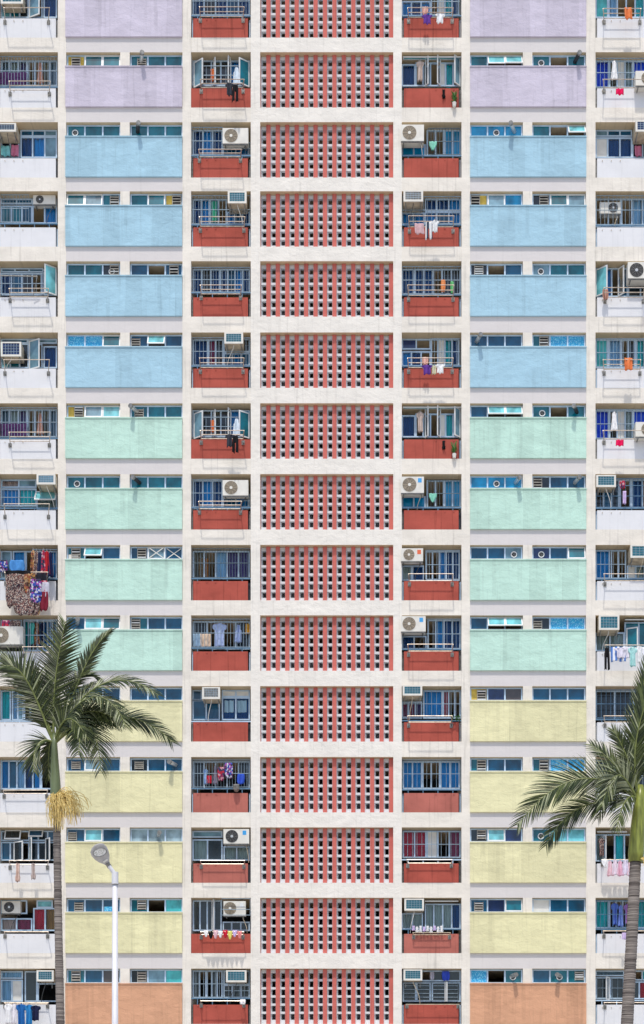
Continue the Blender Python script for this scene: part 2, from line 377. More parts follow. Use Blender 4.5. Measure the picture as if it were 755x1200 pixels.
def ribbon(x0, x1, y, spec):
    secs = spec.split(); yb = y + XT
    d = .15
    f = MB(); p = MB(); extra = []
    A = Vector((fx(x0) + .01, d, fz(y) - .012)); Bx = fx(x1) - .01; zt = fz(y) - .012; zb = fz(yb) + .004
    th = .045
    f.box(A.x, Bx, d, d + .07, zt - th, zt, 'alu'); f.box(A.x, Bx, d, d + .07, zb, zb + th, 'alu')
    w = (Bx - A.x) / 3
    f.box(A.x, A.x + th, d, d + .07, zb + th, zt - th, 'alu'); f.box(Bx - th, Bx, d, d + .07, zb + th, zt - th, 'alu')
    for k in (1, 2):
        f.box(A.x + w*k - th*.6, A.x + w*k + th*.6, d - .004, d + .066, zb + th, zt - th, 'alu')
    fo = f.build('window', BLD)
    sl = MB(); sl.box(fx(x0) + .003, fx(x1) - .003, -.02, d + .02, fz(yb) - .0, fz(yb) + .022, 'alu_white'); sl.build('sill', fo)
    for k, s in enumerate(secs):
        a = A.x + w*k + th*.7; b = A.x + w*(k+1) - th*.7; z0 = zb + th*.8; z1 = zt - th*.8
        main = next((c for c in s if c in FILM), None)
        if 'O' in s or 'A' in s:
            ang = math.radians(random.uniform(8, 16) if 'O' in s else random.uniform(27, 36))
            ss = MB(); h = z1 - z0 + .03
            v = Vector((0, -math.sin(ang), -math.cos(ang)))
            ss.sash(Vector((a - .03, d - .008, z1 + .02)), Vector((1, 0, 0)), v, b - a + .06, h, .045, 'alu_white', 'film_mintglass' if 'A' in s or random.random() < .25 else random.choice(['film_teal', 'film_greyblue']))
            ss.build('sash', fo)
            if 'O' in s:
                p.box(a, b, d + .05, d + .056, z0, z1, 'film_darkglass')  # no glass here: room shade painted as a dark sheet behind the open sash
        elif 'y' in s:
            p.box(a, b, d + .04, d + .046, z0, z1, 'yellow_board')
        elif 'k' not in s:
            m = FILM.get(main, 'film_deep')
            if 'l' in s and not main: m = random.choice(['film_deep', 'film_darkglass', 'film_teal'])
            if 'p' in s and not main: m = 'film_teal'
            p.box(a, b, d + .03, d + .036, z0, z1, m)
        if 'l' in s or 'y' in s:
            ls = MB(); lw = min(.34, b - a); la = a + random.choice([0, .5, .9]) * (b - a - lw); lz = z0 + random.choice([0, .04, .08])
            hh = (z1 - lz) * random.choice([.8, .9, 1.0]); n = 4
            ls.box(la, la + .02, d - .02, d + .03, lz, lz + hh, 'louvre_metal'); ls.box(la + lw - .02, la + lw, d - .02, d + .03, lz, lz + hh, 'louvre_metal')
            ls.box(la + .02, la + lw - .02, d + .018, d + .028, lz, lz + hh, 'black')
            for q in range(n):
                zz = lz + hh * (q + .5) / n
                ls.bar((la + .02, d - .012, zz), (la + lw - .02, d - .012, zz), .05, .035, 'louvre_metal' if random.random() < .8 else 'alu_white', Vector((0, -.6, 1)))
            ls.build('louvre', fo)
        if 'f' in s:
            c = Vector(((a + b) / 2 + random.uniform(-.05, .05), d + .01, (z0 + z1) / 2 - .02)); q = MB()
            q.ring(c, .085, .035, 20, 'alu_white', .03); q.disc((c.x, c.y + .012, c.z), .09, 20, 'black')
            for t in range(5):
                an = t * 2 * math.pi / 5
                q.bar((c.x, c.y + .004, c.z), (c.x + .08 * math.cos(an), c.y + .004, c.z + .08 * math.sin(an)), .012, .03, 'bracket', Vector((0, 1, 0)))
            q.build('exhaust_fan', fo)
        if 'p' in s:
            q = MB(); c = Vector(((a + b) / 2 + random.uniform(-.08, .08), d + .02, (z0 + z1) / 2 + .02))
            key = 'black' if 't' in s and 'l' not in s else 'steel_pipe'
            e = c + Vector((random.choice([-.16, .10]), -.48, -.02))
            q.tube([c, c.lerp(e, .5), e], .072, key, 12); q.tube([e, e + (e - c).normalized() * .09], .084, 'bracket', 12)
            q.build('flue_pipe', fo, smooth=False)
        if 'x' in s:
            q = MB(); yy = d - .012 if 'O' not in s else d - .09
            q.bar((a + .03, yy, z0 + .04), (b - .03, yy, z1 - .04), .03, .004, 'ac_white', Vector((0, 1, 0)))
            q.bar((a + .03, yy - .004, z1 - .04), (b - .03, yy - .004, z0 + .04), .03, .004, 'ac_white', Vector((0, 1, 0)))
            q.build('tape_cross', fo)
        if 'w' in s:
            q = MB(); q.box(a + .03, a + (b - a) * .65, d + .0, d + .02, z0 + .02, z0 + .2, random.choice(['ac_white', 'star'])); q.build('plastic_box', fo)
    p.build('pane', fo)
for r, sp in RW.items():
    for (a, b), s in zip(((77.5, 141), (152, 214), (551, 613), (624, 687)), sp): ribbon(a, b, Y[r], s)

# ------------------------------------------------------------------ balcony contents
WD, GD = .42, .14
GRP_AC = 'air conditioner boxes on the balconies'; GRP_CO = 'outdoor condenser units on the balconies'; GRP_R = 'laundry racks on the balcony fronts'
GRP_L = 'laundry hanging at the balconies'
class Bay:
    def __init__(s, col, r):
        s.col, s.r = col, r; s.x = balc[col][0]; s.y = Y[r]; s.fr = MB(); s.pn = MB(); s.cu = MB(); s.gr = MB(); s.sash = []
        zs = (fz(s.y) - CZ) * D  # soffit limit: a window at depth WD may not rise above the beam
        s.top = s.y + max(1.5, 0)
    def X(s, v): return s.x + v
    def Yp(s, v): return s.y + v
    def lim(s, z): return min(z, fz(s.y) - .012)
def W(b, x0, x1, y0, y1, keys, d=WD, sill=True):
    """framed window group; keys = one letter per section"""
    a = P(b.X(x0), b.Yp(y0), d); c = P(b.X(x1), b.Yp(y1), d)
    xl, xr = max(a.x, fx(b.x) + .005), min(c.x, fx(b.x + 70) - .005)
    zt, zb = b.lim(a.z), max(c.z, fz(b.y + OH) + .01)
    n = len(keys); w = (xr - xl) / n; th = .05
    f = b.fr
    f.box(xl, xr, d, d + .06, zt - th, zt, 'alu'); f.box(xl, xr, d, d + .06, zb, zb + th, 'alu')
    f.box(xl, xl + th, d, d + .06, zb + th, zt - th, 'alu'); f.box(xr - th, xr, d, d + .06, zb + th, zt - th, 'alu')
    for k in range(1, n): f.box(xl + w*k - th*.55, xl + w*k + th*.55, d - .003, d + .057, zb + th, zt - th, 'alu')
    for k, ch in enumerate(keys):
        p0, p1 = xl + w*k + th*.6, xl + w*(k+1) - th*.6
        if ch in FILM or ch in 'tdcnbhqQmsg':
            b.pn.box(p0, p1, d + .028, d + .034, zb + th, zt - th, FILM[ch])
        elif ch == 'k': pass
        elif ch == 'K': b.pn.box(p0, p1, d + .028, d + .034, zb + th, zt - th, 'film_darkglass')
        elif ch == 'v': b.pn.box(p0, p1, d + .028, d + .034, zb + th, zt - th, 'clear')
        elif ch in CUR:
            b.pn.box(p0, p1, d + .028, d + .034, zb + th, zt - th, 'clear')
            curtain(b, p0, p1, zb + .02, zt - .02, d + .12, ch)
def curtain(b, p0, p1, zb, zt, d, ch):
    n = max(6, int((p1 - p0) / .045)); ph = random.random() * 6
    pts = [(p0 + (p1 - p0) * i / n, d + .03 * math.sin(ph + i * 1.9) + .01 * math.sin(i * .7)) for i in range(n + 1)]
    for i in range(n):
        (xa, ya), (xb, yb) = pts[i], pts[i+1]
        b.cu.face([(xa, ya, zb), (xb, yb, zb), (xb, yb, zt), (xa, ya, zt)], 'cur_' + ch)
def G(b, x0, x1, y0, y1, n, key='bar', d=GD, mids=(.5,)):
    a = P(b.X(x0), b.Yp(y0), d); c = P(b.X(x1), b.Yp(y1), d)
    xl, xr = max(a.x, fx(b.x) + .01), min(c.x, fx(b.x + 70) - .01); zt = b.lim(a.z); zb = c.z
    for k in range(n + 1):
        x = xl + (xr - xl) * k / n + (random.uniform(-.006, .006))
        b.gr.tube([(x, d, zb), (x, d, zt)], .008, key, 5)
    for z in [zt - .02, zb + .02] + [zb + (zt - zb) * m for m in mids]:
        b.gr.bar((xl, d - .012, z), (xr, d - .012, z), .02, .02, key)
def rail(b, yy=39.5, key='blue_steel', x0=0, x1=70):
    a = P(b.X(x0), b.Yp(yy), .02); c = P(b.X(x1), b.Yp(yy), .02)
    m = MB(); xl, xr = max(a.x, fx(b.x) + .003), min(c.x, fx(b.x + 70) - .003)
    m.box(xl, xr, .015, .055, a.z - .02, a.z + .02, key)
    for k in range(4):
        x = xl + (xr - xl) * (k + .4) / 4
        m.box(x, x + .03, .02, .05, fz(b.y + 43), a.z - .03, key)
    m.build('balcony_rail', BLD)
def parapet(b, full=False):
    key = 'white_parapet' if b.col[0] == 'W' else ('red_faded' if (b.col, b.r) in (('RL', 12), ('RR', 13), ('RL', 11), ('RR', 11)) else 'red_parapet')
    m = MB(); g = (0.15, 0.15) if full else ((2.6, 3.4) if b.col[0] == 'R' else (2.0, 2.6))
    zt = fz(b.y + 42.3); zb = fz(b.y + OH) + .004
    m.box(fx(b.x + g[0]), fx(b.x + 70 - g[1]), .012, .11, zb, zt, key)
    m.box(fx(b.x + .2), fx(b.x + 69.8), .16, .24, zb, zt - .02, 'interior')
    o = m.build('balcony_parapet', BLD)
    if b.col[0] == 'R' and not full:   # row of short drain studs
        q = MB(); off = 8 if b.col == 'RL' else 40
        for k in range(3):
            c = Vector((fx(b.x + off + 10.5 * k), .012, zt - .16 + .12))
            q.tube([c, c + Vector((0, -.03, -.012))], .02, 'fin_paint', 8)
        q.build('drain_spouts', o)
    if b.col[0] == 'W':
        q = MB()
        for k in range(3):
            c = Vector((fx(b.x + 8 + 10.5 * k), .012, zt - .10))
            q.tube([c, c + Vector((0, -.03, -.01))], .016, 'ac_beige', 8)
        q.build('drain_spouts', o)
    if not full:
        q = MB(); kk = random.choice(['alu', 'bracket', 'steel_pipe'])
        for xx in (1.4, 68.6) if random.random() < .6 else (1.4,):
            x = fx(b.x + xx); q.tube([(x, .12, zb), (x, .12, zt)], .022, kk, 7)
        q.build('conduit', o)
def rack(b, x0, x1, y0=31, y1=43, n=3, out=.52, look=None, col='rack_steel'):
    looks = look or 'steel folding laundry rack'
    base = P(b.X((x0+x1)/2), b.Yp(y1), .0)
    r = empty('laundry_rack', base, lab(looks, b.col, b.r), 'laundry rack', GRP_R)
    m = MB()
    for xx in (x0, x1):
        q = MB(); c = P(b.X(xx), b.Yp(y1), .0)
        q.box(c.x - .06, c.x + .06, -.012, .010, c.z - .09, c.z + .07, 'bracket')
        q.box(c.x - .045, c.x - .03, -.09, -.012, c.z - .07, c.z + .04, 'bracket'); q.box(c.x + .03, c.x + .045, -.09, -.012, c.z - .07, c.z + .04, 'bracket')
        q.build('bracket', r)
    a0 = P(b.X(x0 - 1), b.Yp(y0), -out); a1 = P(b.X(x1 + 1), b.Yp(y0), -out)
    b0 = P(b.X(x0), b.Yp(y1 - 2), -.05); b1 = P(b.X(x1), b.Yp(y1 - 2), -.05)
    q = MB(); q.tube([b0, a0], .017, col, 6); q.tube([b1, a1], .017, col, 6); q.build('arm', r)
    for k in range(n):
        t = 1 - k * (.9 / max(1, n - 1)) * .9 if n > 1 else 1
        q = MB(); q.tube([b0.lerp(a0, t), b1.lerp(a1, t)], .015, col, 6); q.build('rail', r)
    b.rail_y = -out
def bez(pts, t):
    p = [Vector(q) for q in pts]
    while len(p) > 1: p = [p[i].lerp(p[i+1], t) for i in range(len(p) - 1)]
    return p[0]
def hose(b, r, x, z, d):
    q = MB(); z1 = fz(b.y + 41); k = random.choice([-1, 1]); xx = min(max(x + k * random.uniform(.05, .3), fx(b.x) + .08), fx(b.x + 70) - .08)
    if z - z1 > .15:
        q.tube([bez([(x, d + .1, z), (x + .02, d + .05, z - .2), (xx, .0, (z + z1) / 2), (xx, .06, z1)], t / 8) for t in range(9)], .012, random.choice(['ac_beige', 'ac_white', 'ac_dark']), 6)
        q.build('drain_hose', r)
def AC(b, x, y, w, h, look='window type air conditioner box', proud=.28, tint='ac_grille'):
    d = -proud
    a = P(b.X(x), b.Yp(y), d); c = P(b.X(x + w), b.Yp(y + h), d)
    zt = a.z
    if y > 0: zt = min(a.z, fz(b.y) - .02) if proud < .0 else a.z
    r = empty('air_conditioner', ((a.x + c.x)/2, 0, c.z), lab(look, b.col, b.r), 'air conditioner', GRP_AC)
    m = MB(); bw = .07
    # casing: front rim and body
    zin = min(zt, fz(b.y) - .02)
    m.box(a.x, c.x, d + .03, -.01, c.z, zt, 'ac_beige'); m.box(a.x + .01, c.x - .01, -.01, .4, c.z + .01, zin, 'ac_beige')
    m.box(a.x, c.x, d, d + .03, zt - bw*.7, zt, 'ac_white'); m.box(a.x, c.x, d, d + .03, c.z, c.z + bw, 'ac_white')
    m.box(a.x, a.x + bw, d, d + .03, c.z + bw, zt - bw*.7, 'ac_white'); m.box(c.x - bw, c.x, d, d + .03, c.z + bw, zt - bw*.7, 'ac_white')
    m.build('casing', r)
    g = MB(); g.box(a.x + bw, c.x - bw, d + .018, d + .026, c.z + bw, zt - bw*.7, tint)
    for k in range(1, 6):
        xx = a.x + bw + (c.x - a.x - 2*bw) * k / 6; g.bar((xx, d + .012, c.z + bw), (xx, d + .012, zt - bw*.7), .012, .01, 'bar', Vector((0, 1, 0)))
    for k in range(1, 4):
        zz = c.z + bw + (zt - c.z - bw*1.7) * k / 4; g.bar((a.x + bw, d + .010, zz), (c.x - bw, d + .010, zz), .01, .01, 'bar')
    g.build('grille', r)
    hose(b, r, (a.x + c.x) / 2, c.z, d)
    k = MB()
    for xx in (a.x + .08, c.x - .08):
        k.bar((xx, d + .05, c.z - .015), (xx, .3, c.z - .015), .03, .028, 'bracket'); k.bar((xx, d + .1, c.z - .02), (xx, .02, c.z - .25), .02, .02, 'bracket')
    k.build('bracket', r)
def CO(b, x, y, w, h, fan=.33, look='white outdoor condenser unit', proud=.12, sticker=None, dark=False, d=None):
    d = -proud if d is None else d
    a = P(b.X(x), b.Yp(y), d); c = P(b.X(x + w), b.Yp(y + h), d)
    xl = max(a.x, fx(b.x) + .01) if d > 0 else a.x
    zt = min(a.z, fz(b.y) - .02) if d > -.02 else a.z
    r = empty('condenser_unit', ((xl + c.x)/2, d, c.z), lab(look, b.col, b.r), 'condenser', GRP_CO)
    m = MB(); m.box(xl, c.x, d, -.002 if d < 0 else d + .3, c.z, zt, 'ac_white')
    if d < 0: m.box(xl + .004, min(c.x, fx(b.x + 70) - .004) - .004, -.002, .22, c.z + .004, min(zt, fz(b.y) - .02), 'ac_white')
    m.build('casing', r)
    H = zt - c.z; R = H * .43; cx = xl + (c.x - xl) * fan
    g = MB(); g.disc((cx, d - .004, c.z + H/2), R, 28, 'black' if dark else 'fan_brown')
    for q in range(5): g.ring(Vector((cx, d - .012, c.z + H/2)), R * (.22 + .19*q), .006, 24, 'bracket' if dark else 'ac_beige', .006)
    for q in range(10):
        an = q * math.pi / 5
        g.bar((cx + .2*R*math.cos(an), d - .014, c.z + H/2 + .2*R*math.sin(an)), (cx + R*math.cos(an), d - .014, c.z + H/2 + R*math.sin(an)), .006, .006, 'bracket' if dark else 'ac_beige', Vector((0, 1, 0)))
    g.build('fan_guard', r)
    f = MB(); f.disc((cx, d - .018, c.z + H/2), R * .22, 16, 'ac_white' if not dark else 'steel_pipe')
    f.build('hub', r)
    if sticker:
        s_ = MB(); sx = xl + (c.x - xl) * (.82 if fan < .5 else .14)
        s_.box(sx - .07, sx + .07, d - .004, d - .001, zt - .22, zt - .06, sticker); s_.build('sticker', r)
    hose(b, r, c.x - .12, c.z, d)
    k = MB()
    k.bar((xl, d + .04, c.z - .02), (c.x, d + .04, c.z - .02), .04, .035, 'bracket')
    for xx in (xl + .1, c.x - .1): k.bar((xx, d + .03, c.z - .04), (xx, d + .35, c.z - .04), .035, .03, 'bracket')
    k.build('bracket', r)
def SH(b, hx, y0, y1, w, ang, side, pane='clear', d=.34):
    """side-hung leaf opened outwards: hinge px, width px, side -1 = leaf goes left from the hinge"""
    a = P(b.X(hx), b.Yp(y0), d); c = P(b.X(hx), b.Yp(y1), d); zt = b.lim(a.z)
    an = math.radians(ang); u = Vector((side * math.cos(an), -math.sin(an), 0)); q = MB()
    q.sash(Vector((a.x, d, zt)), u, Vector((0, 0, -1)), w / S, zt - c.z, .045, 'alu_white', pane); b.sash.append(q)
def AW(b, x0, x1, y0, h, ang, pane='film_mintglass', d=.36):
    a = P(b.X(x0), b.Yp(y0), d); c = P(b.X(x1), b.Yp(y0), d); an = math.radians(ang); q = MB()
    q.sash(Vector((a.x, d, b.lim(a.z))), Vector((1, 0, 0)), Vector((0, -math.sin(an), -math.cos(an))), c.x - a.x, h / S, .045, 'alu_white', pane); b.sash.append(q)
PROFILE = {'towel': [(0, .5), (1, .5)], 'tee': [(0, .22), (.03, .30), (.10, .5), (.30, .46), (.32, .30), (1, .32)], 'vest': [(0, .2), (.25, .26), (.32, .40), (1, .46)],
           'pants': [(0, .32), (.3, .42), (1, .46)], 'sock': [(0, .35), (.6, .32), (.75, .5), (1, .4)], 'dress': [(0, .15), (.12, .32), (.3, .28), (1, .5)],
           'bundle': [(0, .42), (.3, .5), (.75, .48), (1, .32)], 'brief': [(0, .5), (.4, .48), (1, .14)]}
CMAT = {}
def cmat(c):
    if isinstance(c, str): return c
    k = 'cloth_%d_%d_%d' % tuple(int(v * 255) for v in c)
    if k not in MATS: simple(k, c, .9, 0, .15, .12, 9)
    return k
NAMES = {'towel': 'towel', 'tee': 'shirt', 'vest': 'vest', 'pants': 'trousers', 'sock': 'sock', 'dress': 'dress', 'bundle': 'garment', 'brief': 'underwear'}
def T(b, kind, x, y, w, h, c, look, d=-.45, name=None):
    p = P(b.X(x), b.Yp(y), d); q = P(b.X(x + w), b.Yp(y + h), d)
    ww, hh = q.x - p.x, p.z - q.z; cx = (p.x + q.x) / 2
    m = MB(); nu, nv = 10, 12; ph = random.random() * 6; key = cmat(c)
    pr = PROFILE[kind]; sway = random.uniform(-.06, .06) * ww
    def hw(t):
        for (t0, a0), (t1, a1) in zip(pr, pr[1:]):
            if t <= t1: return a0 + (a1 - a0) * (t - t0) / max(1e-6, t1 - t0)
        return pr[-1][1]
    for j in range(nv + 1):
        t = j / nv; half = hw(t) * ww
        for i in range(nu + 1):
            s = i / nu * 2 - 1
            xx = cx + s * half + sway * t * t
            yy = d + (.015 + .03 * t) * math.sin(ph + s * 5.5 + 1.5 * t) + .012 * math.sin(9 * s + ph * 2)
            zz = p.z - t * hh - (.03 * hh * math.sin(s * 4 + ph) if j == nv else 0) - (.05 * hh * abs(s) if j == 0 and kind in ('tee', 'dress', 'vest') else 0)
            m.v.append((xx, yy, zz))
    k = m.mi(key)
    for j in range(nv):
        for i in range(nu):
            if kind == 'pants' and j > 4 and i in (4, 5): continue
            a = j * (nu + 1) + i; m.f.append((a, a + 1, a + nu + 2, a + nu + 1)); m.m.append(k)
    o = m.build(name or NAMES[kind], None, origin=(cx, d, p.z), smooth=True, solid=.014)
    tag(o, lab(look, b.col, b.r), (name or NAMES[kind]).replace('_', ' '), GRP_L)
    if h > 12 and kind in ('tee', 'vest', 'dress'):
        hk = MB(); hk.tube([(cx - hw(.1) * ww * .6, d, p.z - .03), (cx, d, p.z + .03), (cx + hw(.1) * ww * .6, d, p.z - .03)], .006, 'steel_pipe', 5)
        hk.tube([(cx, d, p.z + .03), (cx, d, p.z + .09)], .005, 'steel_pipe', 5); hk.build('hanger', o)
    return o
def done(b):
    if b.fr.f:
        fo = b.fr.build('balcony_window', BLD)
        b.pn.build('pane', fo); b.cu.build('curtain', fo)
        for q in b.sash: q.build('sash', fo)
    b.gr.build('security_grille', BLD)

def bay(col, r):
    b = Bay(col, r); return b
WH = (.82, .83, .86); NV = (.015, .02, .06); BK = (.012, .012, .015); PU = (.13, .05, .30); PK = (.80, .55, .62); TL = (.10, .50, .48); RD = (.6, .02, .05)
LB = (.25, .45, .75); OR = (.75, .22, .08); LV = (.62, .50, .78)

# ---- left red column
def RL_2(r):
    b = bay('RL', r); W(b, 2, 37, 7, 41, 'IBI'); W(b, 37, 68, 25, 41, 'dB'); G(b, 1, 37, 6, 39, 8); G(b, 37, 69, 24, 39, 6); rail(b); parapet(b)
    CO(b, 37, 7, 30, 18, .33, 'cream condenser unit with brown fan guard'); rack(b, 10, 58, 32, 45, look='bare steel rack below a condenser'); done(b)
def RL_1(r):
    b = bay('RL', r); W(b, 1, 46, 8, 40, 'GKvK'); W(b, 46, 69, 8, 40, 'Bc'); G(b, 12, 58, 16, 39, 8); parapet(b, True)
    SH(b, 3, 12, 42, 14, 35, 1, 'film_greyblue', .3); SH(b, 68, 12, 42, 14, 35, -1, 'film_teal', .3); SH(b, 26, 10, 40, 7, 70, 1); SH(b, 46, 8, 40, 7, 70, -1)
    rack(b, 12, 61, 32, 46, look='steel rack holding dark laundry')
    T(b, 'vest', 49, 18, 9, 20, (.65, .75, .85), 'pale blue vest inside the open sash', -.05)
    T(b, 'tee', 40, 36, 10, 15, (.04, .045, .06), 'small charcoal shirt with grey print', -.5); T(b, 'pants', 48, 38, 8, 20, BK, 'black trousers beside charcoal shirt', -.5)
    T(b, 'towel', 23, 20, 4, 14, OR, 'narrow orange cloth behind the bars', .2); done(b)
def RL_5(r):
    b = bay('RL', r); W(b, 2, 20, 8, 40, 'I'); W(b, 20, 38, 8, 40, 'MK'); W(b, 38, 69, 24, 40, 'dBd'); W(b, 38, 69, 5, 24, 'KK'); G(b, 1, 69, 6, 39, 15); rail(b); parapet(b)
    AC(b, 39, 0, 22, 13, 'white air conditioner box with gridded front'); rack(b, 11, 61, 30, 46, look='steel rack beneath a gridded air conditioner'); done(b)
def RL_0(r):
    b = bay('RL', r); W(b, 2, 69, 8, 40, 'IKIdI'); G(b, 1, 69, 6, 39, 15); rail(b); parapet(b); rack(b, 11, 61, 29, 45, look='steel rack cut by the picture top'); done(b)
def RL_3(r):
    b = bay('RL', r); W(b, 2, 22, 9, 40, 'IB'); W(b, 22, 42, 9, 40, 'Tk'); W(b, 42, 69, 24, 40, 'BdI'); G(b, 1, 69, 5, 39, 17); rail(b); parapet(b)
    AC(b, 43, 0, 22, 14, 'white air conditioner box near the soffit'); rack(b, 11, 62, 30, 46, look='steel rack below projecting air conditioner')
    T(b, 'towel', 24, 12, 6, 24, (.05, .35, .22), 'green towel behind grille bars', .25); done(b)
def RL_4(r):
    b = bay('RL', r); W(b, 2, 34, 9, 38, 'IKI'); W(b, 34, 69, 9, 38, 'IdBI'); G(b, 1, 69, 7, 37, 19); rail(b, 37); parapet(b, False); rack(b, 12, 58, 28, 43, look='steel rack with bright slats'); done(b)
def RL_8(r):
    b = bay('RL', r); W(b, 2, 69, 7, 40, 'vkLVV'); G(b, 1, 69, 4, 39, 20, 'bar_dark'); rail(b); parapet(b)
    q = MB(); q.pbox(b.X(9), b.X(20), b.Yp(16), b.Yp(37), .6, .9, 'wood')
    o = q.build('wooden_cabinet', None); tag(o, lab('orange wooden cabinet behind the bars', 'RL', r), 'cabinet'); done(b)
def RL_9(r):
    b = bay('RL', r); W(b, 2, 69, 7, 40, 'KkkK'); G(b, 1, 69, 4, 38, 18); rail(b, 38.5); parapet(b)
    T(b, 'towel', 2, 22, 9, 15, (.30, .45, .62), 'folded pale blue towel', .24); T(b, 'towel', 11, 22, 12, 15, (.72, .55, .42), 'beige towel behind bars', .24)
    T(b, 'tee', 25, 9, 17, 28, (.42, .52, .78), 'light blue polo shirt on hanger', .24); T(b, 'vest', 51, 11, 9, 21, (.32, .42, .70), 'blue sleeveless vest on hanger', .24)
    T(b, 'towel', 64, 10, 5, 12, (.60, .32, .04), 'yellow cloth at the right edge', .24); done(b)
def RL_10(r):
    b = bay('RL', r); W(b, 1, 13, 4, 17, 'd'); W(b, 36, 69, 4, 13, 'WW'); W(b, 1, 34, 16, 40, 'dd'); W(b, 36, 69, 13, 40, 'II'); parapet(b)
    AC(b, 13, 1, 21, 14, 'white air conditioner box on the transom', .2, 'bracket')
    for x in (39, 54):
        p0 = P(b.X(x), 0, WD).x; p1 = P(b.X(x + 11), 0, WD).x; curtain(b, p0, p1, P(0, b.Yp(30), WD).z, P(0, b.Yp(16), WD).z, WD + .09, 'W')
    rail(b, 41.5, 'alu'); done(b)
def RL_11(r):
    b = bay('RL', r); W(b, 2, 69, 5, 38, 'KkkkK'); G(b, 1, 69, 3, 36, 20); rail(b, 37); parapet(b)
    T(b, 'tee', 14, 14, 6, 18, (.35, .55, .85), 'pale blue shirt deep inside', .26); T(b, 'towel', 18, 22, 6, 9, RD, 'bright red cloth', .26)
    T(b, 'bundle', 31, 12, 8, 16, 'fancy_red', 'pink patterned blouse', .05); T(b, 'bundle', 39, 7, 10, 18, 'fancy_blue', 'blue and white print blouse', .05)
    T(b, 'bundle', 54, 20, 9, 12, (.04, .10, .55), 'royal blue garment', .1); T(b, 'dress', 26, 10, 5, 22, (.35, .30, .40), 'grey slip on hanger', .26)
    q = MB(); c = P(b.X(53), b.Yp(36), -.12)
    q.tube([c - Vector((0, -.1, .10)), c - Vector((0, 0, .02)), c + Vector((0, -.06, .10))], [.07, .13, .11], 'bracket', 10); o = q.build('camera_dome', None); tag(o, lab('grey round vent head on the parapet', 'RL', r), 'vent'); o.name = 'vent_head'
    done(b)
def RL_12(r):
    b = bay('RL', r); W(b, 1, 37, 4, 12, 'g'); W(b, 1, 37, 14, 39, 'PK'); W(b, 38, 69, 22, 39, 'PP'); parapet(b)
    CO(b, 38, 2, 30, 17, .33, 'white condenser unit with large black fan', .14, 'sticker_blue', True); rack(b, 12, 62, 39, 46, 2, .4, 'low steel rack under black fan condenser'); done(b)
def RL_13(r):
    b = bay('RL', r); W(b, 2, 36, 3, 39, 'vKKK'); W(b, 37, 69, 28, 39, 'KKK'); parapet(b, True)
    CO(b, 38, 4, 26, 17, .3, 'beige condenser unit behind metal bars', .08, 'alu_white' ); SH(b, 24, 3, 39, 7, 65, 1)
    G(b, 36, 72, 0.5, 21, 1, 'bar', -.2, (.35,)); rack(b, 12, 61, 40, 46, 2, .4, 'low rack covered in underwear')
    for i, (c, n) in enumerate([(WH, 'white'), (BK, 'black'), (PK, 'pink'), (WH, 'plain white'), (RD, 'red'), ((.75, .72, .2), 'yellow'), (LV, 'lavender'), ((.8, .3, .3), 'coral')]):
        T(b, 'brief', 15 + i * 5.6, 38 + (i % 2), 5.4, 8 + (i % 3), c, f'{n} underwear on low rack, number {i + 1} from left' if False else f'{n} underwear hanging on low rack', -.42)
    done(b)
def RL_14(r):
    b = bay('RL', r); W(b, 2, 18, 2, 35, 'Kk'); W(b, 18, 37, 2, 35, 'kKk'); W(b, 38, 69, 19, 35, 'KKK'); W(b, 38, 69, 2, 19, 'KK'); G(b, 1, 38, 2, 34, 8); G(b, 38, 69, 18, 34, 5); rail(b, 35); parapet(b)
    AC(b, 41, 2, 24, 14, 'white air conditioner box with teal grille', .12); rack(b, 12, 62, 38, 43, 1, .3, 'single bar steel rack')
    T(b, 'bundle', 57, 36, 7, 6, WH, 'crumpled white cloth', -.3); done(b)
# ---- right red column
def RR_5(r):
    b = bay('RR', r); W(b, 0, 34, 7, 20, 'nk'); W(b, 34, 67, 7, 40, 'kWTI'); W(b, 0, 34, 22, 40, 'BIk'); G(b, 34, 68, 7, 39, 8); rail(b); parapet(b)
    rack(b, 8, 59, 30, 46, look='steel rack with purple and white laundry')
    T(b, 'bundle', 24, 29, 7, 9, (.70, .42, .36), 'small pink cloth bag on rack', -.35); T(b, 'tee', 23, 38, 13, 11, PU, 'purple shirt on steel rack', -.5)
    T(b, 'towel', 35, 39, 5, 10, (.6, .58, .42), 'pale khaki cloth beside purple shirt', -.5); T(b, 'tee', 39, 37, 12, 11, WH, 'white shirt on steel rack', -.5); done(b)
def RR_1(r):
    b = bay('RR', r); W(b, 0, 16, 14, 40, 'I'); W(b, 16, 69, 12, 40, 'vPkWTk'); AW(b, 1, 69, 5, 7, 78); parapet(b)
    SH(b, 27, 5, 41, 7, 62, 1); SH(b, 45, 5, 41, 8, 60, -1); SH(b, 68, 7, 41, 10, 45, -1, 'film_greyblue')
    T(b, 'tee', 17, 10, 9, 24, (.55, .45, .40), 'beige striped shirt behind sash', .2); T(b, 'sock', 47, 44, 4, 10, BK, 'single black sock on the parapet', -.03)
    q = MB(); c = P(b.X(61.5), b.Yp(64), -.09); q.tube([c, c + Vector((0, 0, .15))], [.06, .08], 'ac_white', 10)
    pr_ = empty('potted_plant', c, lab('potted plant on the beam before red parapet', 'RR', r), 'potted plant')
    q.build('pot', pr_); l = MB()
    for k in range(26):
        a = random.random() * 6.28; e = c + Vector((math.cos(a) * .12, math.sin(a) * .08, .2 + random.random() * .42)); s0 = c + Vector((0, 0, .15 + random.random() * .2))
        l.bar(s0, e, .035, .006, 'plant_leaf')
    l.build('foliage', pr_); done(b)
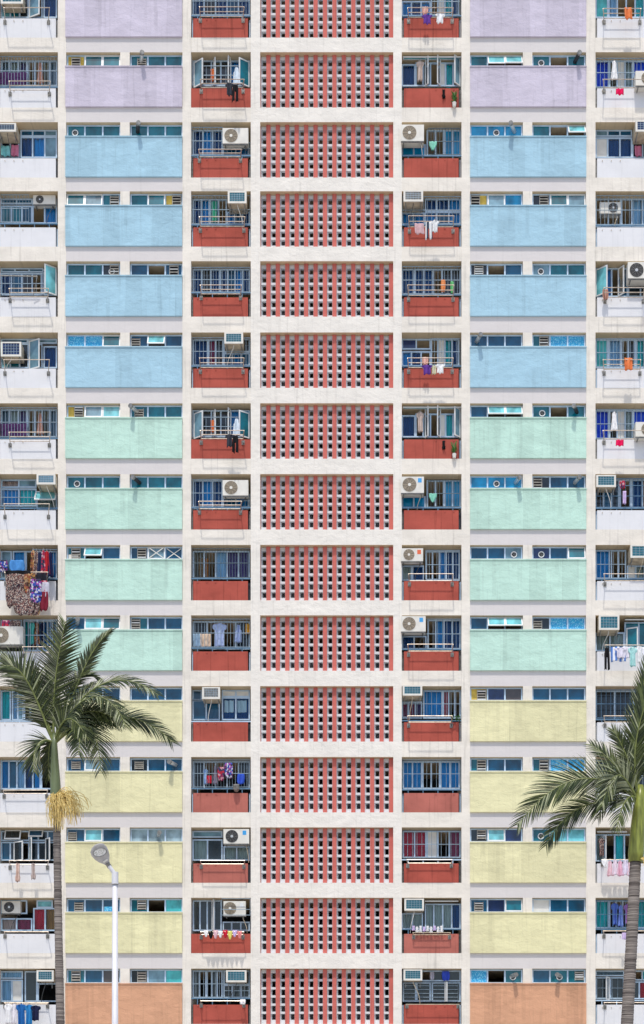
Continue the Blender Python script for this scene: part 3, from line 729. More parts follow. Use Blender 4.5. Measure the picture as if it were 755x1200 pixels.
def RR_2(r):
    b = bay('RR', r); W(b, 0, 28, 26, 40, 'cc'); W(b, 29, 50, 7, 40, 'kk'); W(b, 50, 69, 7, 40, 'cc'); G(b, 31, 68, 7, 39, 11, 'bar_dark'); rail(b); parapet(b)
    CO(b, -1, 3, 27, 19, .37, 'white condenser unit left of cyan curtains', .2, 'sticker_blue' if r == 7 else None)
    T(b, 'brief', 32, 23, 9, 10, (.25, .62, .50), 'pale green top hanging before dark bars', .05); done(b)
def RR_3(r):
    b = bay('RR', r); W(b, 0, 27, 25, 40, 'BB'); W(b, 27, 69, 6, 24, 'IIB'); W(b, 27, 69, 24, 40, 'BdB'); G(b, 1, 69, 6, 39, 14); rail(b); parapet(b)
    AC(b, 2, -1, 23, 13, 'grey air conditioner box with louvred front', .3, 'bracket'); rack(b, 9, 60, 29, 47, look='steel rack with pink and striped laundry')
    T(b, 'towel', 15, 38, 11, 12, (.62, .42, .45), 'dusty pink towel on steel rack', -.5); T(b, 'pants', 27, 36, 9, 20, 'grey_stripe', 'black and white striped trousers', -.5)
    T(b, 'tee', 34, 34, 10, 14, (.78, .80, .82), 'white striped shirt on rack', -.5); done(b)
def RR_4(r):
    b = bay('RR', r); W(b, 0, 15, 9, 40, 'I'); W(b, 15, 69, 9, 40, 'IIkKK'); G(b, 1, 69, 6, 39, 18); rail(b); parapet(b); rack(b, 8, 60, 28, 45, look='steel rack before navy curtains')
    T(b, 'bundle', 46, 22, 5, 14, (.75, .30, .12), 'orange cloth beside grille bars', .05); T(b, 'bundle', 57, 24, 4, 14, (.15, .5, .2), 'green cloth by grille bars', .05); done(b)
def RR_0(r):
    b = bay('RR', r); W(b, 0, 34, 22, 40, 'BIB'); W(b, 34, 67, 7, 40, 'kWTI'); G(b, 34, 68, 7, 39, 8); rail(b); parapet(b)
    rack(b, 8, 59, 30, 46, look='steel rack near the picture top')
    T(b, 'bundle', 24, 29, 7, 9, (.70, .42, .36), 'small pink cloth bag on rack', -.35); T(b, 'tee', 23, 38, 13, 11, PU, 'purple shirt on steel rack', -.5)
    T(b, 'tee', 39, 37, 12, 11, WH, 'white shirt on steel rack', -.5); done(b)
def RR_8(r):
    b = bay('RR', r); W(b, 0, 12, 24, 42, 'P'); W(b, 12, 26, 24, 42, 'I'); W(b, 28, 68, 7, 42, 'kkBII'); G(b, 28, 68, 6, 41, 9); parapet(b)
    CO(b, -1, 4, 26, 15, .36, 'cream condenser unit with orange sticker', .1, 'sticker_red'); rack(b, 9, 59, 34, 46, 2, look='steel rack below cream condenser'); done(b)
def RR_9(r):
    b = bay('RR', r); W(b, 0, 29, 24, 40, 'Ik'); W(b, 30, 69, 5, 40, 'kBII'); G(b, 26, 69, 4, 40, 8); rail(b, 40); parapet(b)
    CO(b, -1, 1, 29, 18, .33, 'white condenser unit with blue sticker', .18, 'sticker_blue'); rack(b, 8, 59, 34, 46, 2, look='steel rack below blue stickered condenser'); done(b)
def RR_10(r):
    b = bay('RR', r); W(b, 0, 24, 18, 38, 'MMV'); W(b, 25, 48, 5, 38, 'B'); W(b, 48, 69, 5, 38, 'Rkk'); G(b, 1, 69, 5, 37, 12); rail(b, 40.5); parapet(b)
    AC(b, 1, -1, 23, 12, 'white air conditioner box poking above opening', .25); rack(b, 8, 58, 35, 46, 2, look='steel rack with trailing leaves')
    pr_ = empty('balcony_plant', P(b.X(63), b.Yp(41), -.1), lab('leafy green plant on the rail end', 'RR', r), 'plant'); l = MB()
    for k in range(40):
        c = P(b.X(63 + random.uniform(-5, 5)), b.Yp(38 + random.uniform(-3, 3)), -.1 + random.uniform(-.08, .05)); l.bar(c, c + Vector((random.uniform(-.1, .1), random.uniform(-.05, .05), random.uniform(-.03, .1))), .04, .005, 'plant_leaf')
    l.build('foliage', pr_); done(b)
def RR_11(r):
    b = bay('RR', r); W(b, 1, 24, 5, 38, 'BB'); W(b, 24, 45, 5, 38, 'kk'); W(b, 45, 68, 5, 38, 'BB'); G(b, 1, 69, 3, 37, 12); rail(b, 38.5); parapet(b); done(b)
def RR_12(r):
    b = bay('RR', r); W(b, 1, 29, 4, 36, 'RR'); W(b, 29, 69, 4, 36, 'WkM'); G(b, 1, 69, 4, 36, 12); rail(b, 38, 'alu'); parapet(b); rack(b, 7, 58, 38, 45, 2, .35, 'low rack under crimson curtains'); done(b)
def RR_13(r):
    b = bay('RR', r); W(b, 0, 25, 18, 37, 'PP'); W(b, 27, 69, 7, 37, 'PPPI'); AW(b, 27, 66, 2, 7, 70, 'film_greyblue'); rail(b, 37); parapet(b)
    AC(b, 3, 1, 23, 14, 'white air conditioner box with teal front', .1)
    for i in range(9):
        nm = ['first', 'second', 'third', 'fourth', 'fifth', 'sixth', 'seventh', 'eighth', 'last'][i]
        T(b, 'sock', 12 + i * 4.1, 33 + (i % 2), 3.6, 5.5 + (i % 3), WH if i % 3 else LV, f'{nm} small pale sock in line', -.1)
    q = rack(b, 14, 56, 41, 46, 2, .22, 'shallow cream laundry shelf', 'ac_beige'); done(b)
def RR_14(r):
    b = bay('RR', r); W(b, 0, 35, 1, 15, 'Kk'); W(b, 35, 69, 1, 15, 'K'); W(b, 1, 17, 16, 39, 'K'); W(b, 17, 34, 16, 39, 'K'); W(b, 35, 69, 16, 39, 'KK'); G(b, 2, 66, 16, 38, 2, 'bar', .37, (.2, .4, .6, .8)); parapet(b)
    AC(b, 2, 1, 22, 13, 'white air conditioner box above barred casements', .08, 'ac_grille'); SH(b, 50, 16, 39, 5, 60, 1)
    T(b, 'bundle', 47, 3, 9, 11, (.05, .1, .6), 'blue bag behind transom glass', .3); T(b, 'bundle', 33, 4, 5, 9, (.5, .5, .6), 'pale bag behind transom glass', .3)
    rack(b, 6, 66, 42, 44, 1, .2, 'red and cream pole rack', 'ac_beige'); done(b)
# ---- far left white column
def WL_5(r):
    b = bay('WL', r); W(b, 1, 35, 5, 13, 'd'); W(b, 35, 69, 5, 13, 'q'); W(b, 1, 36, 13, 42, 'mtK'); W(b, 36, 52, 13, 42, 'k'); W(b, 53, 69, 16, 42, 'I'); parapet(b)
    AC(b, 3, 11, 24, 17, 'white air conditioner box with navy grille', .15, 'film_navy'); SH(b, 36, 10, 44, 15, 25, 1, 'film_greyblue'); rack(b, 8, 59, 32, 48, 1, .5, 'single rail rack under boxy air conditioner'); done(b)
def WL_0(r):
    b = bay('WL', r); W(b, 1, 36, 5, 42, 'mtK'); W(b, 36, 52, 5, 42, 'k'); W(b, 53, 69, 10, 42, 'I'); parapet(b)
    AC(b, 3, 12, 26, 13, 'air conditioner box cut by picture top', .1); SH(b, 36, 10, 42, 15, 25, 1, 'film_greyblue'); rack(b, 8, 59, 30, 47, 1, .5, 'single rail rack in picture corner'); done(b)
def WL_1(r):
    b = bay('WL', r); W(b, 1, 34, 7, 40, 'GPV'); W(b, 34, 69, 7, 40, 'kkvG'); G(b, 1, 69, 5, 40, 19); rail(b, 41); parapet(b); rack(b, 14, 60, 34, 49, 3, .5, 'steel rack before purple curtain')
    T(b, 'dress', 45, 12, 8, 25, (.45, .25, .20), 'dull pink dress behind bars', .22); T(b, 'towel', 2, 24, 32, 15, (.08, .035, .12), 'wide dark purple sheet behind bars', .24); done(b)
def WL_2(r):
    b = bay('WL', r); W(b, 26, 69, 8, 17, 'ddg'); W(b, 26, 69, 17, 42, 'IBg'); W(b, 1, 25, 23, 42, 'KK'); parapet(b)
    AC(b, -1, 1, 22, 10, 'grey air conditioner box at left edge', .3, 'film_navy'); T(b, 'towel', 3, 28, 12, 12, (.25, .65, .70), 'turquoise printed cloth in window', .36); T(b, 'towel', 15, 27, 9, 13, (.65, .22, .35), 'pink printed cloth in window', .36); done(b)
def WL_3(r):
    b = bay('WL', r); W(b, 1, 40, 4, 15, 'dd'); W(b, 1, 40, 17, 38, 'ttd'); W(b, 40, 69, 17, 38, 'kB'); W(b, 40, 69, 3, 16, 'kk'); G(b, 3, 36, 4, 37, 9); rail(b, 38, 'blue_steel'); parapet(b)
    CO(b, 41, 4, 26, 11, .3, 'small condenser with brown fan beside boxes', d=.2, dark=True); done(b)
def WL_4(r):
    b = bay('WL', r); W(b, 1, 69, 5, 13, 'dKdq'); W(b, 1, 52, 14, 40, 'IdKk'); W(b, 53, 69, 5, 40, 'q'); G(b, 3, 55, 14, 39, 10); parapet(b); SH(b, 68, 8, 41, 15, 35, -1, 'film_mintglass')
    rack(b, 14, 58, 32, 46, 3, .5, 'cluttered laundry rack with folded poles')
    q = MB(); q.tube([P(b.X(0), b.Yp(17), -.3), P(b.X(46), b.Yp(18), -.3)], .02, 'bracket', 6); q.tube([P(b.X(46), b.Yp(18), -.3), P(b.X(41), b.Yp(40), -.1)], .014, 'bracket', 6)
    o = q.build('drying_pole', None); tag(o, lab('dark drying pole above the rack', 'WL', r), 'drying pole'); done(b)
def WL_7(r):
    b = bay('WL', r); W(b, 1, 45, 6, 16, 'Ng'); W(b, 1, 45, 17, 38, 'BT'); G(b, 2, 44, 17, 38, 9); W(b, 45, 69, 22, 42, 'P'); rail(b, 40); parapet(b)
    AC(b, 45, 0, 22, 12, 'air conditioner box with beige underside', .35, 'film_greyblue'); AW(b, 44, 69, 20, 17, 35); rack(b, 8, 59, 35, 50, 1, .5, 'single rail rack below awning sash'); done(b)
def WL_8(r):
    b = bay('WL', r); W(b, 1, 16, 7, 40, 'g'); W(b, 17, 32, 7, 40, 'B'); W(b, 32, 69, 7, 40, 'kkBB'); G(b, 40, 69, 5, 40, 7); rail(b, 40, 'blue_steel'); parapet(b); rack(b, 9, 57, 32, 45, 2, .5, 'rack buried under patterned clothes')
    for i, (x, c, n) in enumerate([(37, 'fancy_gold', 'gold patterned shirt'), (41, 'fancy', 'brown print blouse'), (45, (.02, .03, .08), 'navy slip'), (49, 'fancy_red', 'red print dress'), (53, (.42, .02, .03), 'crimson dress'), (57, (.015, .02, .07), 'dark navy jacket')]):
        T(b, 'dress', x, 6 + (i % 3), 8, 27 + (i % 2) * 3, c, n + ' on hanger above', -.2 - .02 * i)
    T(b, 'bundle', 1, 18, 10, 14, 'fancy_blue', 'light blue print bundle by window', .1); T(b, 'bundle', 13, 18, 18, 14, (.08, .28, .65), 'sky blue bundle by window', .1)
    big = [(9, 33, 14, 40, 'fancy', 'leopard print blouse at rack left'), (16, 33, 16, 46, 'fancy', 'long leopard print dress'), (30, 33, 14, 26, 'fancy_gold', 'golden brown print shirt'),
           (33, 52, 16, 30, 'fancy', 'low hanging leopard skirt'), (37, 40, 14, 28, 'fancy_blue', 'blue and purple print top'), (44, 33, 13, 24, (.02, .02, .03), 'black bundled jacket'),
           (46, 42, 12, 24, 'fancy_red', 'red and pink print blouse'), (51, 44, 9, 17, (.55, .55, .65), 'pale grey shirt'), (48, 55, 11, 22, (.20, .02, .04), 'dark red skirt'),
           (20, 62, 22, 20, 'fancy', 'leopard print scarf at bottom'), (36, 62, 14, 20, 'fancy_gold', 'gold print scarf at bottom')]
    for i, (x, y, w, h, c, n) in enumerate(big): T(b, 'bundle', x, y, w, h, c, n, -.5 - .045 * (i % 5))
    T(b, 'towel', 8, 30, 30, 4, BK, 'black cloth roll over the rail', -.74); done(b)
def WL_9(r):
    b = bay('WL', r); W(b, 30, 69, 6, 42, 'TkVLBBB'); W(b, 1, 28, 5, 13, 'kk'); G(b, 30, 69, 5, 42, 5, 'alu'); parapet(b)
    CO(b, -3, 13, 32, 21, .2, 'large white condenser with plain side', .2)
    T(b, 'bundle', 4, 6, 10, 9, 'fancy_red', 'dark red clothes over condenser', -.1); T(b, 'bundle', 14, 6, 12, 9, 'fancy', 'brown clothes over condenser', -.1)
    T(b, 'tee', 36, 8, 7, 26, TL, 'teal shirt behind bars', .2); T(b, 'dress', 42, 8, 7, 26, 'fancy_gold', 'gold print dress behind bars', .2); T(b, 'tee', 49, 8, 6, 28, NV, 'navy shirt behind bars', .2)
    rack(b, 30, 60, 37, 47, 2, .4, 'steel rack beside palm top'); done(b)
def WL_10(r):
    b = bay('WL', r); W(b, 1, 15, 5, 40, 'T'); W(b, 16, 30, 5, 40, 'Lg'); W(b, 30, 69, 5, 40, 'vIkWK'); G(b, 30, 69, 5, 40, 6); rail(b, 41, 'alu'); parapet(b); done(b)
def WL_11(r):
    b = bay('WL', r); W(b, 1, 50, 4, 38, 'BdLIB'); W(b, 50, 69, 4, 38, 'k'); parapet(b); rack(b, 7, 57, 39, 46, 2, .35, 'low steel rack behind palm stem'); done(b)
def WL_12(r):
    b = bay('WL', r); W(b, 1, 69, 4, 16, 'KqkdKd'); W(b, 1, 69, 17, 39, 'dKkKvK'); AW(b, 8, 27, 3, 13, 25, 'film_darkglass'); AW(b, 36, 53, 2, 10, 30, 'film_deep'); parapet(b)
    SH(b, 18, 17, 40, 14, 30, 1, 'film_darkglass'); SH(b, 36, 13, 40, 8, 60, 1, 'film_teal'); SH(b, 55, 13, 40, 9, 45, 1, 'film_darkglass'); rack(b, 14, 58, 39, 47, 2, .45, 'rack with two dangling socks')
    T(b, 'sock', 20, 42, 6, 22, (.65, .48, .42), 'long beige stocking', -.4); T(b, 'sock', 38, 42, 6, 19, (.50, .42, .40), 'grey stocking beside beige one', -.4); done(b)
def WL_13(r):
    b = bay('WL', r); W(b, 1, 34, 2, 19, 'kk'); W(b, 1, 40, 24, 39, 'NM'); W(b, 41, 69, 12, 39, 'RO'); W(b, 45, 64, 1, 12, 'm'); parapet(b)
    CO(b, 4, 4, 22, 14, .4, 'beige condenser framed by white window', d=.3, dark=True); rack(b, 8, 58, 40, 45, 1, .4, 'slim rack under red curtains'); done(b)
def WL_14(r):
    b = bay('WL', r); W(b, 1, 29, 3, 12, 'L'); W(b, 1, 29, 13, 39, 'LW'); W(b, 31, 46, 3, 39, 'K'); W(b, 46, 69, 17, 39, 'k'); parapet(b)
    AC(b, 45, 2, 20, 13, 'small air conditioner with teal grille', .1); rack(b, 8, 58, 40, 44, 2, .4, 'laundry rack with white and blue shirts')
    T(b, 'tee', 7, 41, 10, 24, WH, 'white shirt leftmost on rack', -.42); T(b, 'tee', 14, 41, 10, 24, (.75, .74, .80), 'second white shirt on rack', -.38)
    T(b, 'tee', 21, 41, 12, 26, (.02, .13, .40), 'blue denim shirt on rack', -.42); T(b, 'tee', 31, 42, 11, 24, (.03, .22, .52), 'bright blue shirt on rack', -.38); T(b, 'tee', 38, 43, 12, 18, NV, 'navy shirt at rack right', -.42); done(b)
# ---- far right white column
def WR_5(r):
    b = bay('WR', r); W(b, 0, 15, 8, 42, 'Q'); W(b, 15, 30, 8, 42, 'L'); W(b, 30, 47, 8, 42, 'kK'); W(b, 47, 69, 8, 42, 'TT'); G(b, 1, 69, 7, 41, 17); parapet(b); rack(b, 10, 52, 32, 48, 3, .5, 'steel rack with orange cloth')
    T(b, 'towel', 34, 30, 9, 14, OR, 'orange towel slung over rack', -.5); done(b)
def WR_0(r):
    b = bay('WR', r); W(b, 0, 15, 8, 42, 'Q'); W(b, 15, 69, 8, 42, 'LkkTT'); parapet(b); rack(b, 10, 52, 31, 47, 3, .5, 'steel rack with orange cloth'); T(b, 'towel', 34, 30, 9, 13, OR, 'orange towel slung over rack', -.5); done(b)
def WR_1(r):
    b = bay('WR', r); W(b, 0, 16, 8, 42, 'U'); W(b, 16, 44, 8, 42, 'vWP'); W(b, 44, 69, 8, 30, 'U'); G(b, 1, 58, 7, 42, 12); parapet(b); rack(b, 10, 62, 32, 46, 2, .5, 'steel rack under royal blue curtain')
    CO(b, 47, 22, 28, 17, .5, 'condenser jutting out at right edge', .35); T(b, 'dress', 18, 10, 8, 22, WH, 'white garment by blue curtain', .1); T(b, 'towel', 24, 43, 9, 7, (.75, .01, .10), 'small scarlet towel', -.45); done(b)
def WR_2(r):
    b = bay('WR', r); W(b, 0, 43, 7, 17, 'qdd'); W(b, 0, 43, 18, 42, 'WII'); W(b, 43, 69, 22, 42, 'KK'); parapet(b)
    AC(b, 47, -2, 26, 13, 'grey air conditioner box at right edge', .35, 'film_navy'); T(b, 'towel', 46, 28, 8, 12, (.65, .22, .35), 'pink printed cloth in window', .36); done(b)
def WR_3(r):
    b = bay('WR', r); W(b, 0, 30, 7, 42, 'kk'); W(b, 30, 69, 7, 42, 'kLL'); G(b, 1, 69, 5, 40, 14); rail(b, 40); parapet(b); CO(b, 5, 13, 25, 13, .63, 'white condenser caged behind bars', d=.22, dark=True); done(b)
def WR_4(r):
    b = bay('WR', r); W(b, 0, 38, 7, 42, 'dBkd'); W(b, 38, 69, 30, 42, 'KK'); parapet(b); SH(b, 0, 10, 42, 16, 40, 1, 'film_mintglass'); SH(b, 26, 9, 42, 10, 55, 1)
    CO(b, 38, 1, 34, 19, .3, 'large white condenser with black fan', .3, None, True); rack(b, 11, 56, 31, 47, 3, .5, 'steel rack under large condenser')
    T(b, 'bundle', 8, 33, 7, 12, (.45, .25, .20), 'brown cloth at rack end', -.2); done(b)
def WR_7(r):
    b = bay('WR', r); W(b, 0, 28, 5, 40, 'KdK'); W(b, 28, 42, 5, 40, 'k'); W(b, 42, 69, 5, 40, 'ING'[0:2]); G(b, 1, 69, 5, 40, 14, 'blue_steel', GD, (.4, .75)); rail(b, 40); parapet(b)
    AC(b, 1, 1, 23, 14, 'white air conditioner box beside red flowers', .12); T(b, 'bundle', 28, 8, 7, 9, 'fancy_red', 'red flower shaped decoration', -.03, 'flower_decoration'); T(b, 'towel', 32, 20, 4, 15, LV, 'lavender ribbon cloth below flowers', -.03); done(b)
def WR_8(r):
    b = bay('WR', r); W(b, 0, 17, 6, 40, 'B'); W(b, 18, 36, 6, 40, 'kk'); W(b, 37, 69, 24, 40, 'WPc'); G(b, 1, 36, 6, 40, 7); rail(b, 40, 'blue_steel'); parapet(b); AC(b, 41, 0, 30, 15, 'air conditioner box with blue grille', .35); rack(b, 11, 60, 34, 46, 2, .5, 'steel rack under blue grilled air conditioner'); done(b)
def WR_9(r):
    b = bay('WR', r); W(b, 0, 34, 20, 42, 'PP'); W(b, 34, 69, 8, 42, 'tt'); AW(b, 34, 60, 5, 6, 75); SH(b, 36, 15, 40, 14, 20, 1, 'film_teal'); parapet(b)
    AC(b, 4, 0, 24, 17, 'large white air conditioner with teal front', .3); rack(b, 12, 60, 35, 46, 1, .6, 'single rail crowded with washing')
    T(b, 'pants', 10, 38, 7, 26, BK, 'black trousers leftmost on rail', -.6); T(b, 'towel', 18, 37, 17, 17, 'blue_stripe', 'blue striped towel on rail', -.58); T(b, 'tee', 22, 38, 15, 12, (.72, .70, .82), 'white shirt over striped towel', -.66)
    T(b, 'towel', 33, 37, 10, 13, (.78, .76, .86), 'lilac white cloth mid rail', -.6); T(b, 'tee', 38, 37, 11, 23, (.40, .70, .70), 'aqua shirt on rail', -.64); T(b, 'tee', 47, 36, 9, 20, WH, 'white shirt right of aqua shirt', -.6); T(b, 'dress', 51, 37, 10, 30, (.80, .82, .88), 'long white dress at rail end', -.64); done(b)
def WR_10(r):
    b = bay('WR', r); W(b, 0, 69, 2, 40, 'KKK', .5); G(b, 1, 69, 4, 38, 12, 'blue_steel'); rail(b, 39, 'blue_steel'); parapet(b); rack(b, 11, 58, 35, 46, 2, .5, 'steel rack over shuttered window'); done(b)
def WR_11(r):
    b = bay('WR', r); W(b, 0, 69, 4, 40, 'KKK'); G(b, 1, 69, 4, 40, 10, 'bar'); parapet(b); done(b)
def WR_12(r):
    b = bay('WR', r); W(b, 0, 69, 8, 40, 'PkTkkT'); AW(b, 1, 36, 4, 7, 70); SH(b, 8, 10, 38, 6, 55, 1); parapet(b); rack(b, 8, 46, 38, 43, 1, .4, 'bar hung with pink baby clothes')
    T(b, 'tee', 3, 12, 8, 22, 'fancy', 'patterned shirt behind open sash', .2)
    for i, (c, n) in enumerate([(WH, 'white'), (PK, 'pink'), ((.80, .70, .80), 'lilac'), ((.78, .45, .58), 'rose'), ((.75, .70, .85), 'pale violet'), (PK, 'blush')]):
        T(b, 'dress' if i else 'brief', 7 + i * 6, 38 + (i % 2), 8, 18 if i else 9, c, f'{n} baby garment on bar', -.42)
    done(b)
def WR_13(r):
    b = bay('WR', r); W(b, 0, 16, 3, 36, 'T'); W(b, 16, 40, 3, 36, 'kkk'); W(b, 40, 69, 3, 36, 'kTT'); G(b, 1, 69, 3, 36, 14, 'blue_steel'); rail(b, 37, 'blue_steel'); parapet(b)
    T(b, 'tee', 18, 6, 9, 26, (.10, .18, .60), 'blue shirt behind bars', .24); T(b, 'dress', 26, 8, 7, 26, (.20, .30, .75), 'sky blue dress behind bars', .24); T(b, 'tee', 33, 7, 8, 24, (.35, .15, .45), 'violet shirt behind bars', .24)
    rack(b, 10, 60, 39, 45, 1, .4, 'rack with lilac towel'); T(b, 'towel', 31, 41, 11, 8, LV, 'lilac towel on rack', -.4); done(b)
def WR_14(r):
    b = bay('WR', r); W(b, 0, 34, 2, 9, 'G'); W(b, 0, 16, 10, 36, 'K'); W(b, 17, 34, 10, 36, 'K'); W(b, 35, 69, 15, 36, 'KR'); W(b, 42, 69, 1, 14, 'kT'); rail(b, 37.5, 'alu'); parapet(b)
    G(b, 2, 32, 11, 35, 5, 'bar', .39); SH(b, 16, 10, 37, 6, 40, -1); rack(b, 11, 60, 40, 45, 1, .4, 'slim rack over lowest white parapet'); done(b)
simple('plant_leaf', (.05, .16, .03), .6, 0, .3, .4, 12)
for r in range(15):
    {0: RL_0, 1: RL_1, 2: RL_2, 3: RL_3, 4: RL_4, 5: RL_5, 6: RL_1, 7: RL_2, 8: RL_8, 9: RL_9, 10: RL_10, 11: RL_11, 12: RL_12, 13: RL_13, 14: RL_14}[r](r)
    {0: RR_0, 1: RR_1, 2: RR_2, 3: RR_3, 4: RR_4, 5: RR_5, 6: RR_1, 7: RR_2, 8: RR_8, 9: RR_9, 10: RR_10, 11: RR_11, 12: RR_12, 13: RR_13, 14: RR_14}[r](r)
    {0: WL_0, 1: WL_1, 2: WL_2, 3: WL_3, 4: WL_4, 5: WL_5, 6: WL_1, 7: WL_7, 8: WL_8, 9: WL_9, 10: WL_10, 11: WL_11, 12: WL_12, 13: WL_13, 14: WL_14}[r](r)
    {0: WR_0, 1: WR_1, 2: WR_2, 3: WR_3, 4: WR_4, 5: WR_5, 6: WR_1, 7: WR_7, 8: WR_8, 9: WR_9, 10: WR_10, 11: WR_11, 12: WR_12, 13: WR_13, 14: WR_14}[r](r)

# ------------------------------------------------------------------ palms
simple('leaf_dark', (.028, .044, .012), .45, 0, .5, .35, 6)
simple('leaf_mid', (.085, .11, .03), .45, 0, .5, .3, 6)
simple('leaf_pale', (.30, .33, .20), .5, 0, .4, .2, 6)
simple('rachis', (.17, .20, .06), .5, 0, .4, .25, 5)
simple('crownshaft', (.13, .165, .085), .35, 0, .5, .30, 1.2, (3, 3, .8))
simple('crownshaft_yellow', (.21, .24, .045), .35, 0, .5, .45, 2.2, (5, 5, .6))
simple('straw', (.74, .58, .24), .8, 0, .2, .25, 14)
def trunkmat():
    m, nt, b, N, L = nodes('palm_trunk')
    g = N.new('ShaderNodeNewGeometry'); mp = N.new('ShaderNodeMapping'); mp.inputs['Scale'].default_value = (.5, .5, 26)
    nz = N.new('ShaderNodeTexNoise'); nz.inputs['Scale'].default_value = 1.3; nz.inputs['Detail'].default_value = 6
    cr = N.new('ShaderNodeValToRGB'); cr.color_ramp.elements[0].position = .35; cr.color_ramp.elements[1].position = .68
    cr.color_ramp.elements[0].color = (.06, .048, .045, 1); cr.color_ramp.elements[1].color = (.36, .32, .29, 1)
    L.new(g.outputs['Position'], mp.inputs[0]); L.new(mp.outputs[0], nz.inputs['Vector']); L.new(nz.outputs['Fac'], cr.inputs[0]); L.new(cr.outputs[0], b.inputs['Base Color'])
    bp = N.new('ShaderNodeBump'); bp.inputs['Strength'].default_value = .6; bp.inputs['Distance'].default_value = .05; L.new(nz.outputs['Fac'], bp.inputs['Height']); L.new(bp.outputs[0], b.inputs['Normal'])
    b.inputs['Roughness'].default_value = .9; MATS['palm_trunk'] = m
trunkmat()
def frond(root, pts, N, Ls, n=46, mats=('leaf_dark', 'leaf_dark', 'leaf_mid'), droop=.35, angle=52, width=.046, start=.14, wild=.035, sides=(1, -1), pale=.08):
    """pts bezier control points in world space, N facing normal of the blade, Ls longest leaflet (m)"""
    N = Vector(N).normalized(); m = MB(); n = int(n * 1.0)
    m.tube([bez(pts, i / 18) for i in range(19)], [.035 * (1 - .85 * i / 18) + .004 for i in range(19)], 'rachis', 6)
    for side in sides:
        for i in range(n):
            t = start + (1 - start) * (i + random.uniform(-.3, .3)) / n; t = min(max(t, .02), .995)
            p = bez(pts, t); T_ = (bez(pts, min(1, t + .02)) - bez(pts, max(0, t - .02))).normalized()
            sd = T_.cross(N).normalized() * side
            nn = sd.cross(T_).normalized()
            prof = math.sin(math.pi * min(1, max(0, .13 + .80 * t))) ** .7
            L = Ls * 1.22 * max(.42, prof) * random.uniform(.93, 1.06)
            a = math.radians(angle + 10 - 30 * t + random.uniform(-2.5, 2.5))
            dr = (sd * math.sin(a) + T_ * math.cos(a) + nn * random.uniform(-.02, .14) + Vector((random.uniform(-wild, wild), random.uniform(-wild, wild), random.uniform(-wild, wild)))).normalized()
            key = 'leaf_pale' if random.random() < pale else random.choice(mats)
            w = width * random.uniform(.85, 1.3) * (1 if t < .85 else .7); q = p.copy(); d_ = dr.copy(); segs = 4; prev = None
            wv = d_.cross(nn).normalized()
            wv = (wv + nn * random.uniform(-.25, .25)).normalized()
            for s in range(segs + 1):
                ww = w * (1 - (s / segs) ** 1.8) * (.6 if s == 0 else 1) / 2 + .002
                l_, r_ = q + wv * ww, q - wv * ww; mid = q - nn * ww * .6
                if prev: m.face([prev[0], prev[2], mid, l_], key); m.face([prev[2], prev[1], r_, mid], key)
                prev = (l_, r_, mid)
                q = q + d_ * (L / segs); d_ = (d_ + Vector((0, 0, -1)) * droop * (s + 1) / segs * .45).normalized()
    return m.build('frond', root)
PD = -8.0
def pp(px, py, dy=0): return P(px, py, PD + dy)
def palm(base_px, trunk_pts, label, shaft_pts, shaft_mat, trunk_r):
    c = [pp(x, y) for x, y in trunk_pts]
    r = empty('palm_tree', (c[0].x, PD, 0), label, 'palm tree', 'palm trees in front of the building')
    low = Vector((c[0].x + (c[0].x - c[1].x) * .6, PD, 0)); pts = []
    ctrl = [low] + c
    for i in range(len(ctrl) - 1):
        for k in range(8): pts.append(ctrl[i].lerp(ctrl[i+1], k / 8))
    pts.append(ctrl[-1])
    fine = []; rr = []
    for i in range(len(pts) - 1):
        for k in range(6):
            fine.append(pts[i].lerp(pts[i+1], k / 6)); h = fine[-1].z / pts[-1].z
            rr.append(trunk_r * (1.18 - .25 * h) * (1 + (.035 if (i * 6 + k) % 2 else -.02)) + random.uniform(-.004, .004))
    m = MB(); m.tube(fine, rr, 'palm_trunk', 14); m.build('trunk', r, smooth=True)
    m = MB(); sp = [pp(x, y) for x, y, _ in shaft_pts]; m.tube(sp, [w for *_, w in shaft_pts], shaft_mat, 16); m.build('crownshaft', r, smooth=True)
    return r
